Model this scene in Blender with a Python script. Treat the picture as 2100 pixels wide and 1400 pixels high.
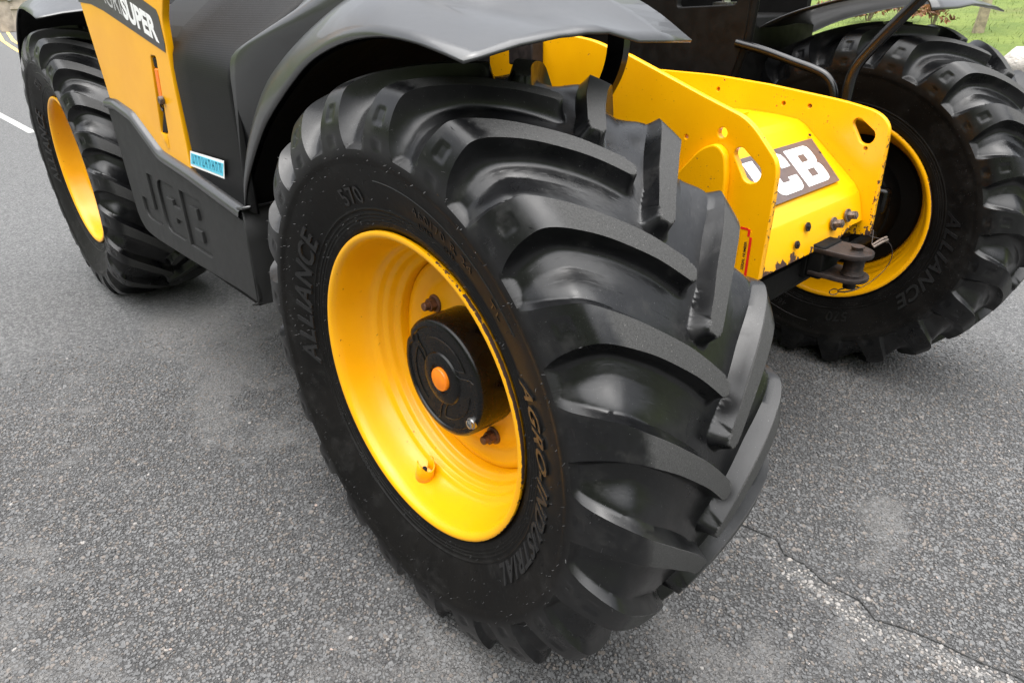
import bpy, bmesh, math, random
import numpy as np
from mathutils import Vector, Matrix

random.seed(7)
rng = np.random.default_rng(7)
scene = bpy.context.scene
for o in list(bpy.data.objects):
    bpy.data.objects.remove(o)
COL = scene.collection
R = math.radians

# ------------------------------------------------------------------ camera
cam_data = bpy.data.cameras.new("camera")
cam = bpy.data.objects.new("camera", cam_data)
COL.objects.link(cam)
scene.camera = cam
cam_data.sensor_width = 36.0
cam_data.lens = 24.10
cam_data.clip_start = 0.02
cam_data.clip_end = 600.0
_y, _p, _r = 2.4094, -0.4729, -0.0149
f = Vector((math.cos(_y) * math.cos(_p), math.sin(_y) * math.cos(_p), math.sin(_p)))
rt = Vector((math.sin(_y), -math.cos(_y), 0.0))
up = rt.cross(f)
rt2 = rt * math.cos(_r) + up * math.sin(_r)
up2 = -rt * math.sin(_r) + up * math.cos(_r)
m = Matrix.Identity(4)
for i in range(3):
    m[i][0], m[i][1], m[i][2] = rt2[i], up2[i], -f[i]
m.translation = Vector((1.0253, -1.7526, 1.322))
cam.matrix_world = m

# ------------------------------------------------------------------ world, sun, exposure (overcast day)
SUN_EL, SUN_AZ = R(82), R(140)
world = bpy.data.worlds.new("World")
scene.world = world
world.use_nodes = True
wn, wl = world.node_tree.nodes, world.node_tree.links
wn.clear()
w_out = wn.new("ShaderNodeOutputWorld")
w_bg = wn.new("ShaderNodeBackground")
w_sky = wn.new("ShaderNodeTexSky")
w_sky.sky_type = 'NISHITA'
w_sky.sun_disc = False
w_sky.sun_elevation = SUN_EL
w_sky.sun_rotation = SUN_AZ
w_sky.air_density = 1.0
w_sky.dust_density = 4.0
w_sky.ozone_density = 1.0
w_hsv = wn.new("ShaderNodeHueSaturation")
w_hsv.inputs["Saturation"].default_value = 0.20
wl.new(w_sky.outputs[0], w_hsv.inputs["Color"])
wl.new(w_hsv.outputs[0], w_bg.inputs[0])
w_bg.inputs[1].default_value = 0.08
wl.new(w_bg.outputs[0], w_out.inputs[0])

sun_d = bpy.data.lights.new("sun", 'SUN')
sun_d.energy = 1.5
sun_d.angle = R(100)
sun_d.color = (1.0, 0.99, 0.975)
sun = bpy.data.objects.new("sun", sun_d)
COL.objects.link(sun)
# direction towards the sun: azimuth measured like the sky node (rotation about z from +y)
sd = Vector((math.sin(SUN_AZ) * math.cos(SUN_EL), math.cos(SUN_AZ) * math.cos(SUN_EL), math.sin(SUN_EL)))
sun.rotation_euler = sd.to_track_quat('Z', 'Y').to_euler()

scene.render.engine = 'CYCLES'
scene.view_settings.view_transform = 'Standard'
scene.view_settings.look = 'None'
scene.view_settings.exposure = 2.15
scene.view_settings.gamma = 1.0
scene.view_settings.use_curve_mapping = False

# ------------------------------------------------------------------ materials
def new_mat(name):
    mt = bpy.data.materials.new(name)
    mt.use_nodes = True
    nt = mt.node_tree
    nt.nodes.clear()
    out = nt.nodes.new("ShaderNodeOutputMaterial")
    b = nt.nodes.new("ShaderNodeBsdfPrincipled")
    nt.links.new(b.outputs[0], out.inputs[0])
    return mt, nt, b

class NT:
    """small helper to write node graphs shortly"""
    def __init__(s, nt):
        s.nt = nt
    def n(s, t, **k):
        nd = s.nt.nodes.new(t)
        for a, v in k.items():
            setattr(nd, a, v)
        return nd
    def link(s, a, b):
        s.nt.links.new(a, b)
    def coord(s, kind="Object"):
        return s.n("ShaderNodeTexCoord").outputs[kind]
    def noise(s, vec, scale, detail=4, rough=0.55, dist=0.0):
        nd = s.n("ShaderNodeTexNoise")
        nd.inputs["Scale"].default_value = scale
        nd.inputs["Detail"].default_value = detail
        nd.inputs["Roughness"].default_value = rough
        nd.inputs["Distortion"].default_value = dist
        s.link(vec, nd.inputs["Vector"])
        return nd.outputs["Fac"]
    def voro(s, vec, scale, feature='F1', out="Distance", rand=1.0):
        nd = s.n("ShaderNodeTexVoronoi", feature=feature)
        nd.inputs["Scale"].default_value = scale
        nd.inputs["Randomness"].default_value = rand
        s.link(vec, nd.inputs["Vector"])
        return nd.outputs[out]
    def ramp(s, fac, a, b, ca=0.0, cb=1.0):
        nd = s.n("ShaderNodeMapRange", clamp=True, interpolation_type='SMOOTHSTEP')
        s.link(fac, nd.inputs[0])
        for i, v in zip((1, 2, 3, 4), (a, b, ca, cb)):
            nd.inputs[i].default_value = v
        return nd.outputs[0]
    def math(s, op, a, b=None):
        nd = s.n("ShaderNodeMath", operation=op)
        for i, v in enumerate((a, b)):
            if v is None:
                continue
            if isinstance(v, (int, float)):
                nd.inputs[i].default_value = v
            else:
                s.link(v, nd.inputs[i])
        return nd.outputs[0]
    def mix(s, fac, a, b):
        nd = s.n("ShaderNodeMix", data_type='RGBA')
        if isinstance(fac, (int, float)):
            nd.inputs[0].default_value = fac
        else:
            s.link(fac, nd.inputs[0])
        for i, v in ((6, a), (7, b)):
            if isinstance(v, tuple):
                nd.inputs[i].default_value = (*v, 1) if len(v) == 3 else v
            else:
                s.link(v, nd.inputs[i])
        return nd.outputs[2]
    def bump(s, h, strength, dist, normal=None):
        nd = s.n("ShaderNodeBump")
        nd.inputs["Strength"].default_value = strength
        nd.inputs["Distance"].default_value = dist
        s.link(h, nd.inputs["Height"])
        if normal is not None:
            s.link(normal, nd.inputs["Normal"])
        return nd.outputs[0]
    def attr(s, name):
        return s.n("ShaderNodeAttribute", attribute_name=name).outputs["Fac"]
    def sep(s, vec):
        nd = s.n("ShaderNodeSeparateXYZ")
        s.link(vec, nd.inputs[0])
        return nd.outputs

def simple(name, col, rough=0.5, metal=0.0, var=0.15, scale=30.0, bump=0.0, bscale=200.0, spec=0.5, coat=0.0):
    mt, nt, b = new_mat(name)
    g = NT(nt)
    v = g.coord()
    nz = g.noise(v, scale, 5)
    dark = tuple(c * (1 - var) for c in col)
    lite = tuple(min(1, c * (1 + var)) for c in col)
    g.link(g.mix(g.ramp(nz, .3, .7), dark, lite), b.inputs["Base Color"])
    g.link(g.ramp(nz, .3, .7, rough * 0.9, min(1, rough * 1.12)), b.inputs["Roughness"])
    b.inputs["Metallic"].default_value = metal
    b.inputs["Specular IOR Level"].default_value = spec
    b.inputs["Coat Weight"].default_value = coat
    if bump:
        g.link(g.bump(g.noise(v, bscale, 3), bump, 0.002), b.inputs["Normal"])
    return mt

YEL = (0.86, 0.385, 0.004)
RUST = (0.055, 0.026, 0.018)

def yellow_paint(name, chips='none'):
    mt, nt, b = new_mat(name)
    g = NT(nt)
    v = g.coord()
    big = g.noise(v, 6.0, 5)
    fine = g.noise(v, 260.0, 3)
    col = g.mix(g.ramp(big, .3, .75), (0.80, 0.362, 0.0005), (0.86, 0.410, 0.0007))
    # thin scuffs and dust
    scuff = g.ramp(g.noise(v, 26.0, 8, .7, 1.2), .64, .76, 0, .16)
    col = g.mix(scuff, col, (0.50, 0.26, 0.03))
    ch = None
    n1 = g.noise(v, 95.0, 6, .65)
    x, y, z = g.sep(v)
    if chips == 'plate':      # chips along the front edges and the low edge
        e1 = g.math('ADD', g.ramp(x, .2925, .2975), g.ramp(z, .715, .695))
        ch = g.ramp(g.math('ADD', n1, g.math('MULTIPLY', e1, .12)), .665, .675)
    elif chips == 'nose':
        e1 = g.math('MULTIPLY', g.ramp(z, .735, .692), .30)
        n2 = g.noise(v, 22.0, 6, .65)
        ch = g.ramp(g.math('ADD', n2, e1), .72, .73)
        st = g.n("ShaderNodeMapping")
        st.inputs["Scale"].default_value = (1, 1, .3)
        g.link(v, st.inputs[0])
        ch = g.math('MAXIMUM', ch, g.ramp(g.noise(st.outputs[0], 42.0, 5, .6), .725, .73))
    elif chips == 'rim':
        rr = g.math('SQRT', g.math('ADD', g.math('MULTIPLY', x, x), g.math('MULTIPLY', z, z)))
        e1 = g.math('MULTIPLY', g.ramp(rr, .3275, .3305), g.ramp(g.noise(v, 2.2, 2), .38, .6))
        ch = g.ramp(g.math('ADD', n1, g.math('MULTIPLY', e1, .40)), .69, .70)
        ch2 = g.ramp(g.noise(v, 30.0, 5, .6), .80, .805)
        ch = g.math('MAXIMUM', ch, ch2)
    if ch is not None:
        col = g.mix(ch, col, RUST)
        g.link(g.ramp(ch, 0, 1, .30, .8), b.inputs["Roughness"])
        h = g.math('SUBTRACT', g.math('MULTIPLY', fine, .12), ch)
        g.link(g.bump(h, .35, .0008), b.inputs["Normal"])
    else:
        b.inputs["Roughness"].default_value = .30
        g.link(g.bump(fine, .04, .0005), b.inputs["Normal"])
    g.link(col, b.inputs["Base Color"])
    b.inputs["Specular IOR Level"].default_value = .4
    b.inputs["Coat Weight"].default_value = .08
    b.inputs["Coat Roughness"].default_value = .12
    return mt

def rubber_mat():
    mt, nt, b = new_mat("tyre_rubber")
    g = NT(nt)
    v = g.coord()
    worn = g.attr("worn")
    side = g.attr("side")
    n_big = g.noise(v, 9.0, 5)
    n_mid = g.noise(v, 60.0, 6, .65)
    n_fine = g.noise(v, 420.0, 4, .7)
    speck = g.ramp(g.noise(v, 300.0, 2, .5), .70, .76)
    fresh = g.mix(g.ramp(n_mid, .3, .75), (.0018, .0019, .0023), (.0042, .0044, .0050))
    sidec = g.mix(g.ramp(n_big, .3, .7), (.0022, .0020, .0019), (.0052, .0045, .0040))
    base = g.mix(side, fresh, sidec)
    film = g.ramp(g.noise(v, 16.0, 6, .68), .50, .74, 0, .55)
    base = g.mix(film, base, (.020, .0192, .0185))
    wc = g.mix(g.ramp(n_fine, .28, .72), (.022, .0217, .0213), (.046, .0455, .045))
    wc = g.mix(speck, wc, (.12, .115, .11))
    wmask = g.ramp(g.math('ADD', worn, g.math('MULTIPLY', g.math('SUBTRACT', n_mid, .5), .5)), .30, .78)
    col = g.mix(wmask, base, wc)
    # dust specks and scratches on the fresh rubber
    sp2 = g.ramp(g.noise(v, 520.0, 1, .5), .765, .79, 0, .8)
    col = g.mix(sp2, col, (.17, .17, .17))
    g.link(col, b.inputs["Base Color"])
    r0 = g.math('ADD', g.ramp(n_big, .3, .7, .26, .34), g.math('MULTIPLY', film, .30))
    r1 = g.ramp(n_big, .3, .7, .46, .58)
    mr = g.n("ShaderNodeMix", data_type='FLOAT')
    g.link(side, mr.inputs[0]); g.link(r0, mr.inputs[2]); g.link(r1, mr.inputs[3])
    mr2 = g.n("ShaderNodeMix", data_type='FLOAT')
    g.link(wmask, mr2.inputs[0]); g.link(mr.outputs[0], mr2.inputs[2]); mr2.inputs[3].default_value = .82
    g.link(mr2.outputs[0], b.inputs["Roughness"])
    h = g.math('ADD', g.math('MULTIPLY', n_fine, g.ramp(wmask, 0, 1, .10, 1.0)), g.math('MULTIPLY', n_mid, .12))
    g.link(g.bump(h, .45, .0010), b.inputs["Normal"])
    g.link(g.ramp(side, 0, 1, .45, .20), b.inputs["Specular IOR Level"])
    return mt

def asphalt_mat():
    mt, nt, b = new_mat("asphalt")
    g = NT(nt)
    v0 = g.coord()
    # slight warp so that the chippings are not perfect cells
    wn_ = g.n("ShaderNodeTexNoise"); wn_.inputs["Scale"].default_value = 70.0; wn_.inputs["Detail"].default_value = 3
    g.link(v0, wn_.inputs["Vector"])
    vm = g.n("ShaderNodeVectorMath", operation='MULTIPLY_ADD')
    g.link(wn_.outputs["Color"], vm.inputs[0]); vm.inputs[1].default_value = (.012, .012, .012); g.link(v0, vm.inputs[2])
    v = vm.outputs[0]
    nd1 = g.n("ShaderNodeTexVoronoi", feature='F1'); nd1.inputs["Scale"].default_value = 105.0
    g.link(v, nd1.inputs["Vector"])
    nd2 = g.n("ShaderNodeTexVoronoi", feature='F1'); nd2.inputs["Scale"].default_value = 230.0
    g.link(v, nd2.inputs["Vector"])
    edge = g.voro(v, 105.0, 'DISTANCE_TO_EDGE')
    mid = g.noise(v0, 8.0, 5, .62)
    crack = g.math('ABSOLUTE', g.attr("crack"))
    paint = g.attr("paint")
    crn = g.math('ADD', crack, g.math('MULTIPLY', g.math('SUBTRACT', g.noise(v0, 55.0, 4, .7), .5), .012))
    in_crack = g.ramp(crn, .0010, .0042, 1, 0)
    fill = g.attr("fill")
    near = g.attr("near")
    cs = g.sep(nd1.outputs["Color"])
    cs2 = g.sep(nd2.outputs["Color"])
    stone = g.mix(cs[0], (.075, .076, .078), (.165, .165, .164))
    gap = g.math('MULTIPLY', g.ramp(edge, .0, .13, 1, 0), .6)
    farc = g.mix(gap, stone, (.040, .040, .041))
    binder = g.mix(cs2[0], (.040, .040, .041), (.074, .073, .072))
    base = g.mix(near, farc, binder)
    dustc = g.mix(cs2[0], (.074, .072, .070), (.170, .166, .162))
    fm = g.ramp(g.math('ADD', fill, g.math('MULTIPLY', g.math('SUBTRACT', mid, .5), .7)), .15, .95)
    base = g.mix(g.math('MULTIPLY', fm, .85), base, dustc)
    pm = g.math('MULTIPLY', paint, g.ramp(g.noise(v0, 60.0, 5, .75), .40, .60))
    base = g.mix(g.math('MULTIPLY', pm, .40), base, (.30, .295, .285))
    base = g.mix(in_crack, base, (.008, .0085, .008))
    g.link(base, b.inputs["Base Color"])
    b.inputs["Roughness"].default_value = .78
    b.inputs["Specular IOR Level"].default_value = .35
    hgt = g.math('MULTIPLY', g.math('ADD', .55, g.math('MULTIPLY', cs[1], .9)), g.ramp(edge, 0, .17))
    hgt = g.math('ADD', hgt, g.math('MULTIPLY', cs2[0], .30))
    g.link(g.bump(hgt, .75, .0036), b.inputs["Normal"])
    return mt

def plastic_grain():
    mt, nt, b = new_mat("grained_plastic")
    g = NT(nt)
    v = g.coord()
    nz = g.noise(v, 12.0, 5)
    g.link(g.mix(nz, (.0042, .0042, .0044), (.0070, .0070, .0072)), b.inputs["Base Color"])
    b.inputs["Roughness"].default_value = .46
    b.inputs["Specular IOR Level"].default_value = .15
    wv = g.n("ShaderNodeTexWave", wave_type='BANDS', bands_direction='X')
    wv.inputs["Scale"].default_value = 62.0
    g.link(v, wv.inputs["Vector"])
    wz = g.n("ShaderNodeTexWave", wave_type='BANDS', bands_direction='Z')
    wz.inputs["Scale"].default_value = 62.0
    g.link(v, wz.inputs["Vector"])
    h = g.math('MULTIPLY', wv.outputs["Fac"], g.math('ADD', .35, g.math('MULTIPLY', wz.outputs["Fac"], .65)))
    g.link(g.bump(h, .30, .0012), b.inputs["Normal"])
    return mt

M = {}
M['yellow'] = yellow_paint("yellow_paint")
M['yellow_plate'] = yellow_paint("yellow_paint_plate", 'plate')
M['yellow_nose'] = yellow_paint("yellow_paint_nose", 'nose')
M['yellow_rim'] = yellow_paint("yellow_paint_rim", 'rim')
M['rubber'] = rubber_mat()
M['letter'] = simple("raised_rubber", (.0085, .0085, .0088), .38, var=.25, scale=80)
M['asphalt'] = asphalt_mat()
M['grain'] = plastic_grain()
M['fender'] = simple("fender_plastic", (.018, .0185, .0195), .31, var=.10, scale=14, spec=.85, coat=.25)
M['skirt'] = simple("skirt_plastic", (.017, .017, .017), .55, var=.12, scale=20, bump=.10, bscale=600, spec=.35)
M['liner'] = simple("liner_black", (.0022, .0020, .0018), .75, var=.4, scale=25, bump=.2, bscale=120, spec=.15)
M['black'] = simple("black_gloss_paint", (.0026, .0025, .0024), .27, var=.3, scale=40, spec=.32)
M['black_satin'] = simple("black_satin", (.0034, .0033, .0032), .50, var=.3, scale=30, spec=.16)
M['tube'] = simple("black_tube_paint", (.0045, .0045, .0048), .22, var=.1, scale=8)
M['orange'] = simple("orange_plastic", (.86, .22, .006), .38, var=.06, scale=60)
M['orange_red'] = simple("orange_red_plastic", (.85, .19, .008), .4, var=.08, scale=60)
M['rusty'] = simple("rusty_steel", (.016, .0105, .009), .62, metal=.3, var=.55, scale=70, bump=.5, bscale=260)
M['bolt'] = simple("worn_bolt", (.10, .075, .060), .55, metal=.3, var=.55, scale=110, bump=.4, bscale=400)
M['bolt_brown'] = simple("brown_bolt", (.115, .055, .034), .5, metal=.2, var=.4, scale=110, bump=.3, bscale=400)
M['steel'] = simple("bright_steel", (.55, .55, .54), .3, metal=1.0, var=.15, scale=80)
M['white'] = simple("white_decal", (.80, .80, .79), .4, var=.03, scale=60)
M['white_dim'] = simple("pale_decal", (.42, .42, .42), .4, var=.04, scale=60)
M['decal_dark'] = simple("dark_decal", (.052, .047, .049), .38, var=.08, scale=30)
M['plate_dark'] = simple("dark_name_plate", (.085, .066, .064), .33, var=.10, scale=40)
M['cyan'] = simple("cyan_sticker", (.10, .55, .72), .4, var=.12, scale=90)
M['teal'] = simple("teal_ink", (.03, .26, .38), .4, var=.1, scale=90)
M['red'] = simple("red_ink", (.72, .02, .012), .4, var=.05, scale=90)
M['ink'] = simple("black_ink", (.03, .02, .012), .5, var=.1, scale=90)
M['paint_white'] = simple("road_paint", (.34, .34, .33), .7, var=.3, scale=60, bump=.3, bscale=300)
M['paint_yellow'] = simple("road_paint_yellow", (.55, .40, .12), .7, var=.3, scale=20)

# ------------------------------------------------------------------ mesh helpers
def np_mesh(name, V, F, mat=None, smooth=True, sharp=None):
    me = bpy.data.meshes.new(name)
    if isinstance(F, np.ndarray):
        nf, k = F.shape
        me.vertices.add(len(V)); me.vertices.foreach_set("co", np.asarray(V, np.float32).ravel())
        me.loops.add(nf * k); me.loops.foreach_set("vertex_index", F.astype(np.int32).ravel())
        me.polygons.add(nf)
        me.polygons.foreach_set("loop_start", np.arange(0, nf * k, k, dtype=np.int32))
        me.polygons.foreach_set("loop_total", np.full(nf, k, np.int32))
        me.update(calc_edges=True)
        me.validate()
    else:
        me.from_pydata([tuple(v) for v in V], [], F)
        me.update()
    if mat is not None:
        me.materials.append(mat)
    me.polygons.foreach_set("use_smooth", [smooth] * len(me.polygons))
    if smooth and sharp is not None:
        me.set_sharp_from_angle(angle=R(sharp))
    return me

def link(name, me, parent=None, loc=None):
    o = bpy.data.objects.new(name, me)
    COL.objects.link(o)
    if parent is not None:
        o.parent = parent
    if loc is not None:
        o.location = loc
    return o

def add(name, V, F, mat, parent=None, smooth=True, sharp=35, bevel=0.0, solid=0.0, loc=None, offset=-1):
    o = link(name, np_mesh(name, V, F, mat, smooth, sharp), parent, loc)
    if solid:
        md = o.modifiers.new("solid", 'SOLIDIFY'); md.thickness = solid; md.offset = offset
    if bevel:
        md = o.modifiers.new("bevel", 'BEVEL'); md.width = bevel; md.segments = 2; md.limit_method = 'ANGLE'; md.angle_limit = R(40)
    return o

def merge(parts):
    V, F = [], []
    for v, fc in parts:
        k = len(V)
        V += [tuple(p) for p in v]
        F += [tuple(i + k for i in q) for q in fc]
    return V, F

def box(x0, x1, y0, y1, z0, z1):
    V = [(x, y, z) for x in (x0, x1) for y in (y0, y1) for z in (z0, z1)]
    F = [(0, 1, 3, 2), (4, 6, 7, 5), (0, 4, 5, 1), (2, 3, 7, 6), (0, 2, 6, 4), (1, 5, 7, 3)]
    return V, F

def grid_faces(nu, nv, close_u=False):
    F = []
    for i in range(nu if close_u else nu - 1):
        for j in range(nv - 1):
            a, b = i * nv + j, ((i + 1) % nu) * nv + j
            F.append((a, b, b + 1, a + 1))
    return F

def loft(curves):
    n = len(curves[0])
    V = [tuple(p) for c in curves for p in c]
    return V, grid_faces(len(curves), n)

def resample(pts, n):
    """smooth (Catmull-Rom) resampling of a polyline to n points"""
    P = np.array(pts, float)
    Q = np.vstack([2 * P[0] - P[1], P, 2 * P[-1] - P[-2]])
    out = []
    segs = len(P) - 1
    for t in np.linspace(0, segs, n):
        i = min(int(t), segs - 1); u = t - i
        p0, p1, p2, p3 = Q[i], Q[i + 1], Q[i + 2], Q[i + 3]
        out.append(.5 * ((2 * p1) + (-p0 + p2) * u + (2 * p0 - 5 * p1 + 4 * p2 - p3) * u * u + (-p0 + 3 * p1 - 3 * p2 + p3) * u ** 3))
    return np.array(out)

def lathe(profile, n=64, axis='y'):
    """profile: (u, r) pairs; turned about the y axis, u measured towards -y"""
    V = []
    for i in range(n):
        t = 2 * math.pi * i / n
        for u, r in profile:
            V.append((r * math.cos(t), -u, r * math.sin(t)))
    return V, grid_faces(n, len(profile), True)

def tube(path, rad, n=10, cap=True):
    P = [Vector(p) for p in path]
    V, F = [], []
    prev = None
    for i, p in enumerate(P):
        t = (P[min(i + 1, len(P) - 1)] - P[max(i - 1, 0)]).normalized()
        if prev is None:
            a = t.orthogonal().normalized()
        else:
            a = (prev - t * prev.dot(t)).normalized()
        prev = a
        b = t.cross(a)
        rr = rad[i] if isinstance(rad, (list, tuple)) else rad
        for k in range(n):
            th = 2 * math.pi * k / n
            V.append(p + (a * math.cos(th) + b * math.sin(th)) * rr)
    for i in range(len(P) - 1):
        for k in range(n):
            F.append((i * n + k, i * n + (k + 1) % n, (i + 1) * n + (k + 1) % n, (i + 1) * n + k))
    if cap:
        F.append(tuple(range(n - 1, -1, -1)))
        F.append(tuple(range((len(P) - 1) * n, len(P) * n)))
    return V, F

def curve_mesh(cu):
    o = bpy.data.objects.new("tmp", cu)
    COL.objects.link(o)
    dg = bpy.context.evaluated_depsgraph_get()
    me = o.evaluated_get(dg).to_mesh()
    V = [tuple(v.co) for v in me.vertices]
    F = [tuple(p.vertices) for p in me.polygons]
    o.evaluated_get(dg).to_mesh_clear()
    bpy.data.objects.remove(o)
    bpy.data.curves.remove(cu)
    return V, F

def poly(loops, depth, bevel=0.0, seg=1):
    """flat outline(s) with holes -> solid of thickness depth, centred on z = 0"""
    cu = bpy.data.curves.new("tmp", 'CURVE')
    cu.dimensions = '2D'
    cu.fill_mode = 'BOTH'
    cu.extrude = max(depth / 2 - bevel, 0)
    cu.bevel_depth = bevel
    cu.bevel_resolution = seg
    cu.offset = -bevel
    for lp in loops:
        sp = cu.splines.new('POLY')
        sp.points.add(len(lp) - 1)
        for i, p in enumerate(lp):
            sp.points[i].co = (p[0], p[1], 0, 1)
        sp.use_cyclic_u = True
    return curve_mesh(cu)

def text(body, size, depth, offset=0.0, shear=0.0, align='CENTER', spacing=1.0, res=3):
    cu = bpy.data.curves.new("tmp", 'FONT')
    cu.body = body
    cu.size = size
    cu.extrude = depth / 2
    cu.offset = offset
    cu.shear = shear
    cu.align_x = align
    cu.space_character = spacing
    cu.resolution_u = res
    return curve_mesh(cu)

def place(VF, o, ex, ey, ez, sx=1.0, sy=1.0):
    o, ex, ey, ez = map(Vector, (o, ex, ey, ez))
    return [tuple(o + ex * (v[0] * sx) + ey * (v[1] * sy) + ez * v[2]) for v in VF[0]], VF[1]

def arc2(cx, cy, r, a0, a1, n=10):
    return [(cx + r * math.cos(R(a0 + (a1 - a0) * i / n)), cy + r * math.sin(R(a0 + (a1 - a0) * i / n))) for i in range(n + 1)]

def rounded(pts, rads, n=6):
    """polygon with rounded corners"""
    out = []
    N = len(pts)
    for i in range(N):
        p, a, b = Vector(pts[i]), Vector(pts[i - 1]), Vector(pts[(i + 1) % N])
        r = rads if isinstance(rads, (int, float)) else rads[i]
        if r <= 0:
            out.append(tuple(p)); continue
        da, db = (a - p), (b - p)
        r2 = min(r, da.length * .49, db.length * .49)
        p0, p1 = p + da.normalized() * r2, p + db.normalized() * r2
        for k in range(n + 1):
            t = k / n
            out.append(tuple(p0 * (1 - t) ** 2 + p * 2 * t * (1 - t) + p1 * t * t))
    return out

XZ = ((1, 0, 0), (0, 0, 1), (0, -1, 0))     # draws a 2D outline on the machine's side (x, z), facing -y

def plate_xz(name, loops, y_out, thick, mat, parent, bevel=.002, smooth=True):
    """plate standing in the x-z plane, its outer (-y) face at y_out"""
    V, F = place(poly(loops, thick, bevel), (0, y_out + thick / 2, 0), *XZ)
    return add(name, V, F, mat, parent, smooth=smooth, sharp=30)

def tag(o, label=None, cat=None, group=None, kind=None):
    if label: o["label"] = label
    if cat: o["category"] = cat
    if group: o["group"] = group
    if kind: o["kind"] = kind
    return o

def empty(name, loc=(0, 0, 0), parent=None):
    o = bpy.data.objects.new(name, None)
    o.empty_display_size = .2
    COL.objects.link(o)
    o.location = loc
    if parent is not None:
        o.parent = parent
    return o

# ================================================================== THE SETTING
# ------------------------------------------------------------------ road: one sheet, fine near the camera
def nonuni(lo, hi, step, far_lo, far_hi):
    c = np.arange(lo, hi + 1e-6, step)
    g1, g2, d = [], [], step
    x = lo
    while x > far_lo:
        d *= 1.45; x -= d; g1.append(x)
    x, d = hi, step
    while x < far_hi:
        d *= 1.45; x += d; g2.append(x)
    return np.concatenate([g1[::-1], c, g2])

gx = nonuni(-1.6, 1.5, .0125, -120, 90)
gy = nonuni(-2.0, 1.3, .0125, -80, 4.6)
gy = np.append(gy[gy < 5.0], [5.1, 5.6])
gy = np.unique(gy)
GX, GY = np.meshgrid(gx, gy, indexing='ij')
V = np.stack([GX.ravel(), GY.ravel(), np.zeros(GX.size)], 1)
nx, ny = len(gx), len(gy)
I, J = np.meshgrid(np.arange(nx - 1), np.arange(ny - 1), indexing='ij')
a = (I * ny + J).ravel()
F = np.stack([a, a + ny, a + ny + 1, a + 1], 1)
me = np_mesh("road", V, F, M['asphalt'], True)
# crack: signed distance to a wandering line
crack_pts = [(-.2, -.345), (.377, -.314), (.46, -.30), (.50, -.335), (.55, -.33), (.62, -.352), (.70, -.345), (.75, -.375), (.80, -.352), (.87, -.335), (.95, -.325), (1.022, -.306), (1.12, -.32), (1.5, -.30)]
cp = np.array(crack_pts)
yy = np.interp(V[:, 0], cp[:, 0], cp[:, 1])
sl = np.gradient(np.interp(gx, cp[:, 0], cp[:, 1]), gx)
slx = np.repeat(sl, ny)
sd_c = (V[:, 1] - yy) / np.sqrt(1 + slx ** 2)
sd_c = np.where((V[:, 0] < .30) | (V[:, 0] > 1.45), .3, sd_c)
at = me.attributes.new("crack", 'FLOAT', 'POINT'); at.data.foreach_set("value", sd_c.astype(np.float32))
pt = np.exp(-((V[:, 1] - yy + .040) / .034) ** 2) * np.clip((V[:, 0] - .35) / .25, 0, 1) * np.where(V[:, 0] > .35, 1, 0)
at = me.attributes.new("paint", 'FLOAT', 'POINT'); at.data.foreach_set("value", pt.astype(np.float32))
def blob(x, y, rx, ry, ang=0):
    c, s = math.cos(ang), math.sin(ang)
    dx, dy = V[:, 0] - x, V[:, 1] - y
    return np.exp(-(((dx * c + dy * s) / rx) ** 2 + ((-dx * s + dy * c) / ry) ** 2))
dust = (blob(-1.15, -1.02, .75, .15, .1) + blob(-.35, -1.10, .55, .10, .15) + 0.9 * blob(.62, .02, .5, .12, -.1) + blob(-2.2, -1.0, 1.2, .3) + .8 * blob(.25, .35, .9, .16, .05)
        + .5 * blob(.45, -.75, .35, .18) + .7 * blob(.1, -1.25, .3, .1, .5) + .6 * blob(-.2, -1.5, .5, .1, .4))
# value noise, the same for the sheet and for the chippings bedded in it
_tab = np.random.default_rng(3).random((256, 256))
def vnoise(x, y, f_):
    x, y = x * f_ + 311.7, y * f_ + 177.3
    xi, yi = np.floor(x).astype(int), np.floor(y).astype(int)
    u, w = x - xi, y - yi
    u, w = u * u * (3 - 2 * u), w * w * (3 - 2 * w)
    g_ = lambda a_, b_: _tab[a_ % 256, b_ % 256]
    return (g_(xi, yi) * (1 - u) + g_(xi + 1, yi) * u) * (1 - w) + (g_(xi, yi + 1) * (1 - u) + g_(xi + 1, yi + 1) * u) * w
def fbm(x, y, f_, n=4):
    return sum(vnoise(x, y, f_ * 2 ** k) * .5 ** k for k in range(n)) / sum(.5 ** k for k in range(n))
def fill_at(x, y, dst):
    n1 = fbm(x, y, 1.7, 5); n2 = fbm(x + 9, y, 7.0, 3)
    return np.clip((n1 - .57) * 3.2 + (n2 - .5) * 2.0 + (fbm(x, y + 5, 26.0, 2) - .5) * .9 + dst * .80 - .02, 0, 1)
fill_v = fill_at(V[:, 0], V[:, 1], np.clip(dust, 0, 1.2))
at = me.attributes.new("fill", 'FLOAT', 'POINT'); at.data.foreach_set("value", fill_v.astype(np.float32))
# how near (chippings are real stones there)
camp = np.array([1.0253, -1.7526, 1.322])
def near_at(x, y):
    d_ = np.hypot(x - camp[0], y - camp[1])
    rel_ = np.stack([x - camp[0], y - camp[1], np.full(np.shape(x), -camp[2])], -1)
    dz_ = np.maximum(rel_ @ np.array(f), .05)
    sx_ = np.abs(rel_ @ np.array(rt2)) / dz_ / .747; sy_ = np.abs(rel_ @ np.array(up2)) / dz_ / .498
    return np.clip((3.25 - d_) / .7, 0, 1) * np.clip((1.40 - sx_) / .12, 0, 1) * np.clip((1.50 - sy_) / .15, 0, 1) * np.where(dz_ > .2, 1, 0)
at = me.attributes.new("near", 'FLOAT', 'POINT'); at.data.foreach_set("value", near_at(V[:, 0], V[:, 1]).astype(np.float32))
road = tag(link("road", me), kind='structure')

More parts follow.
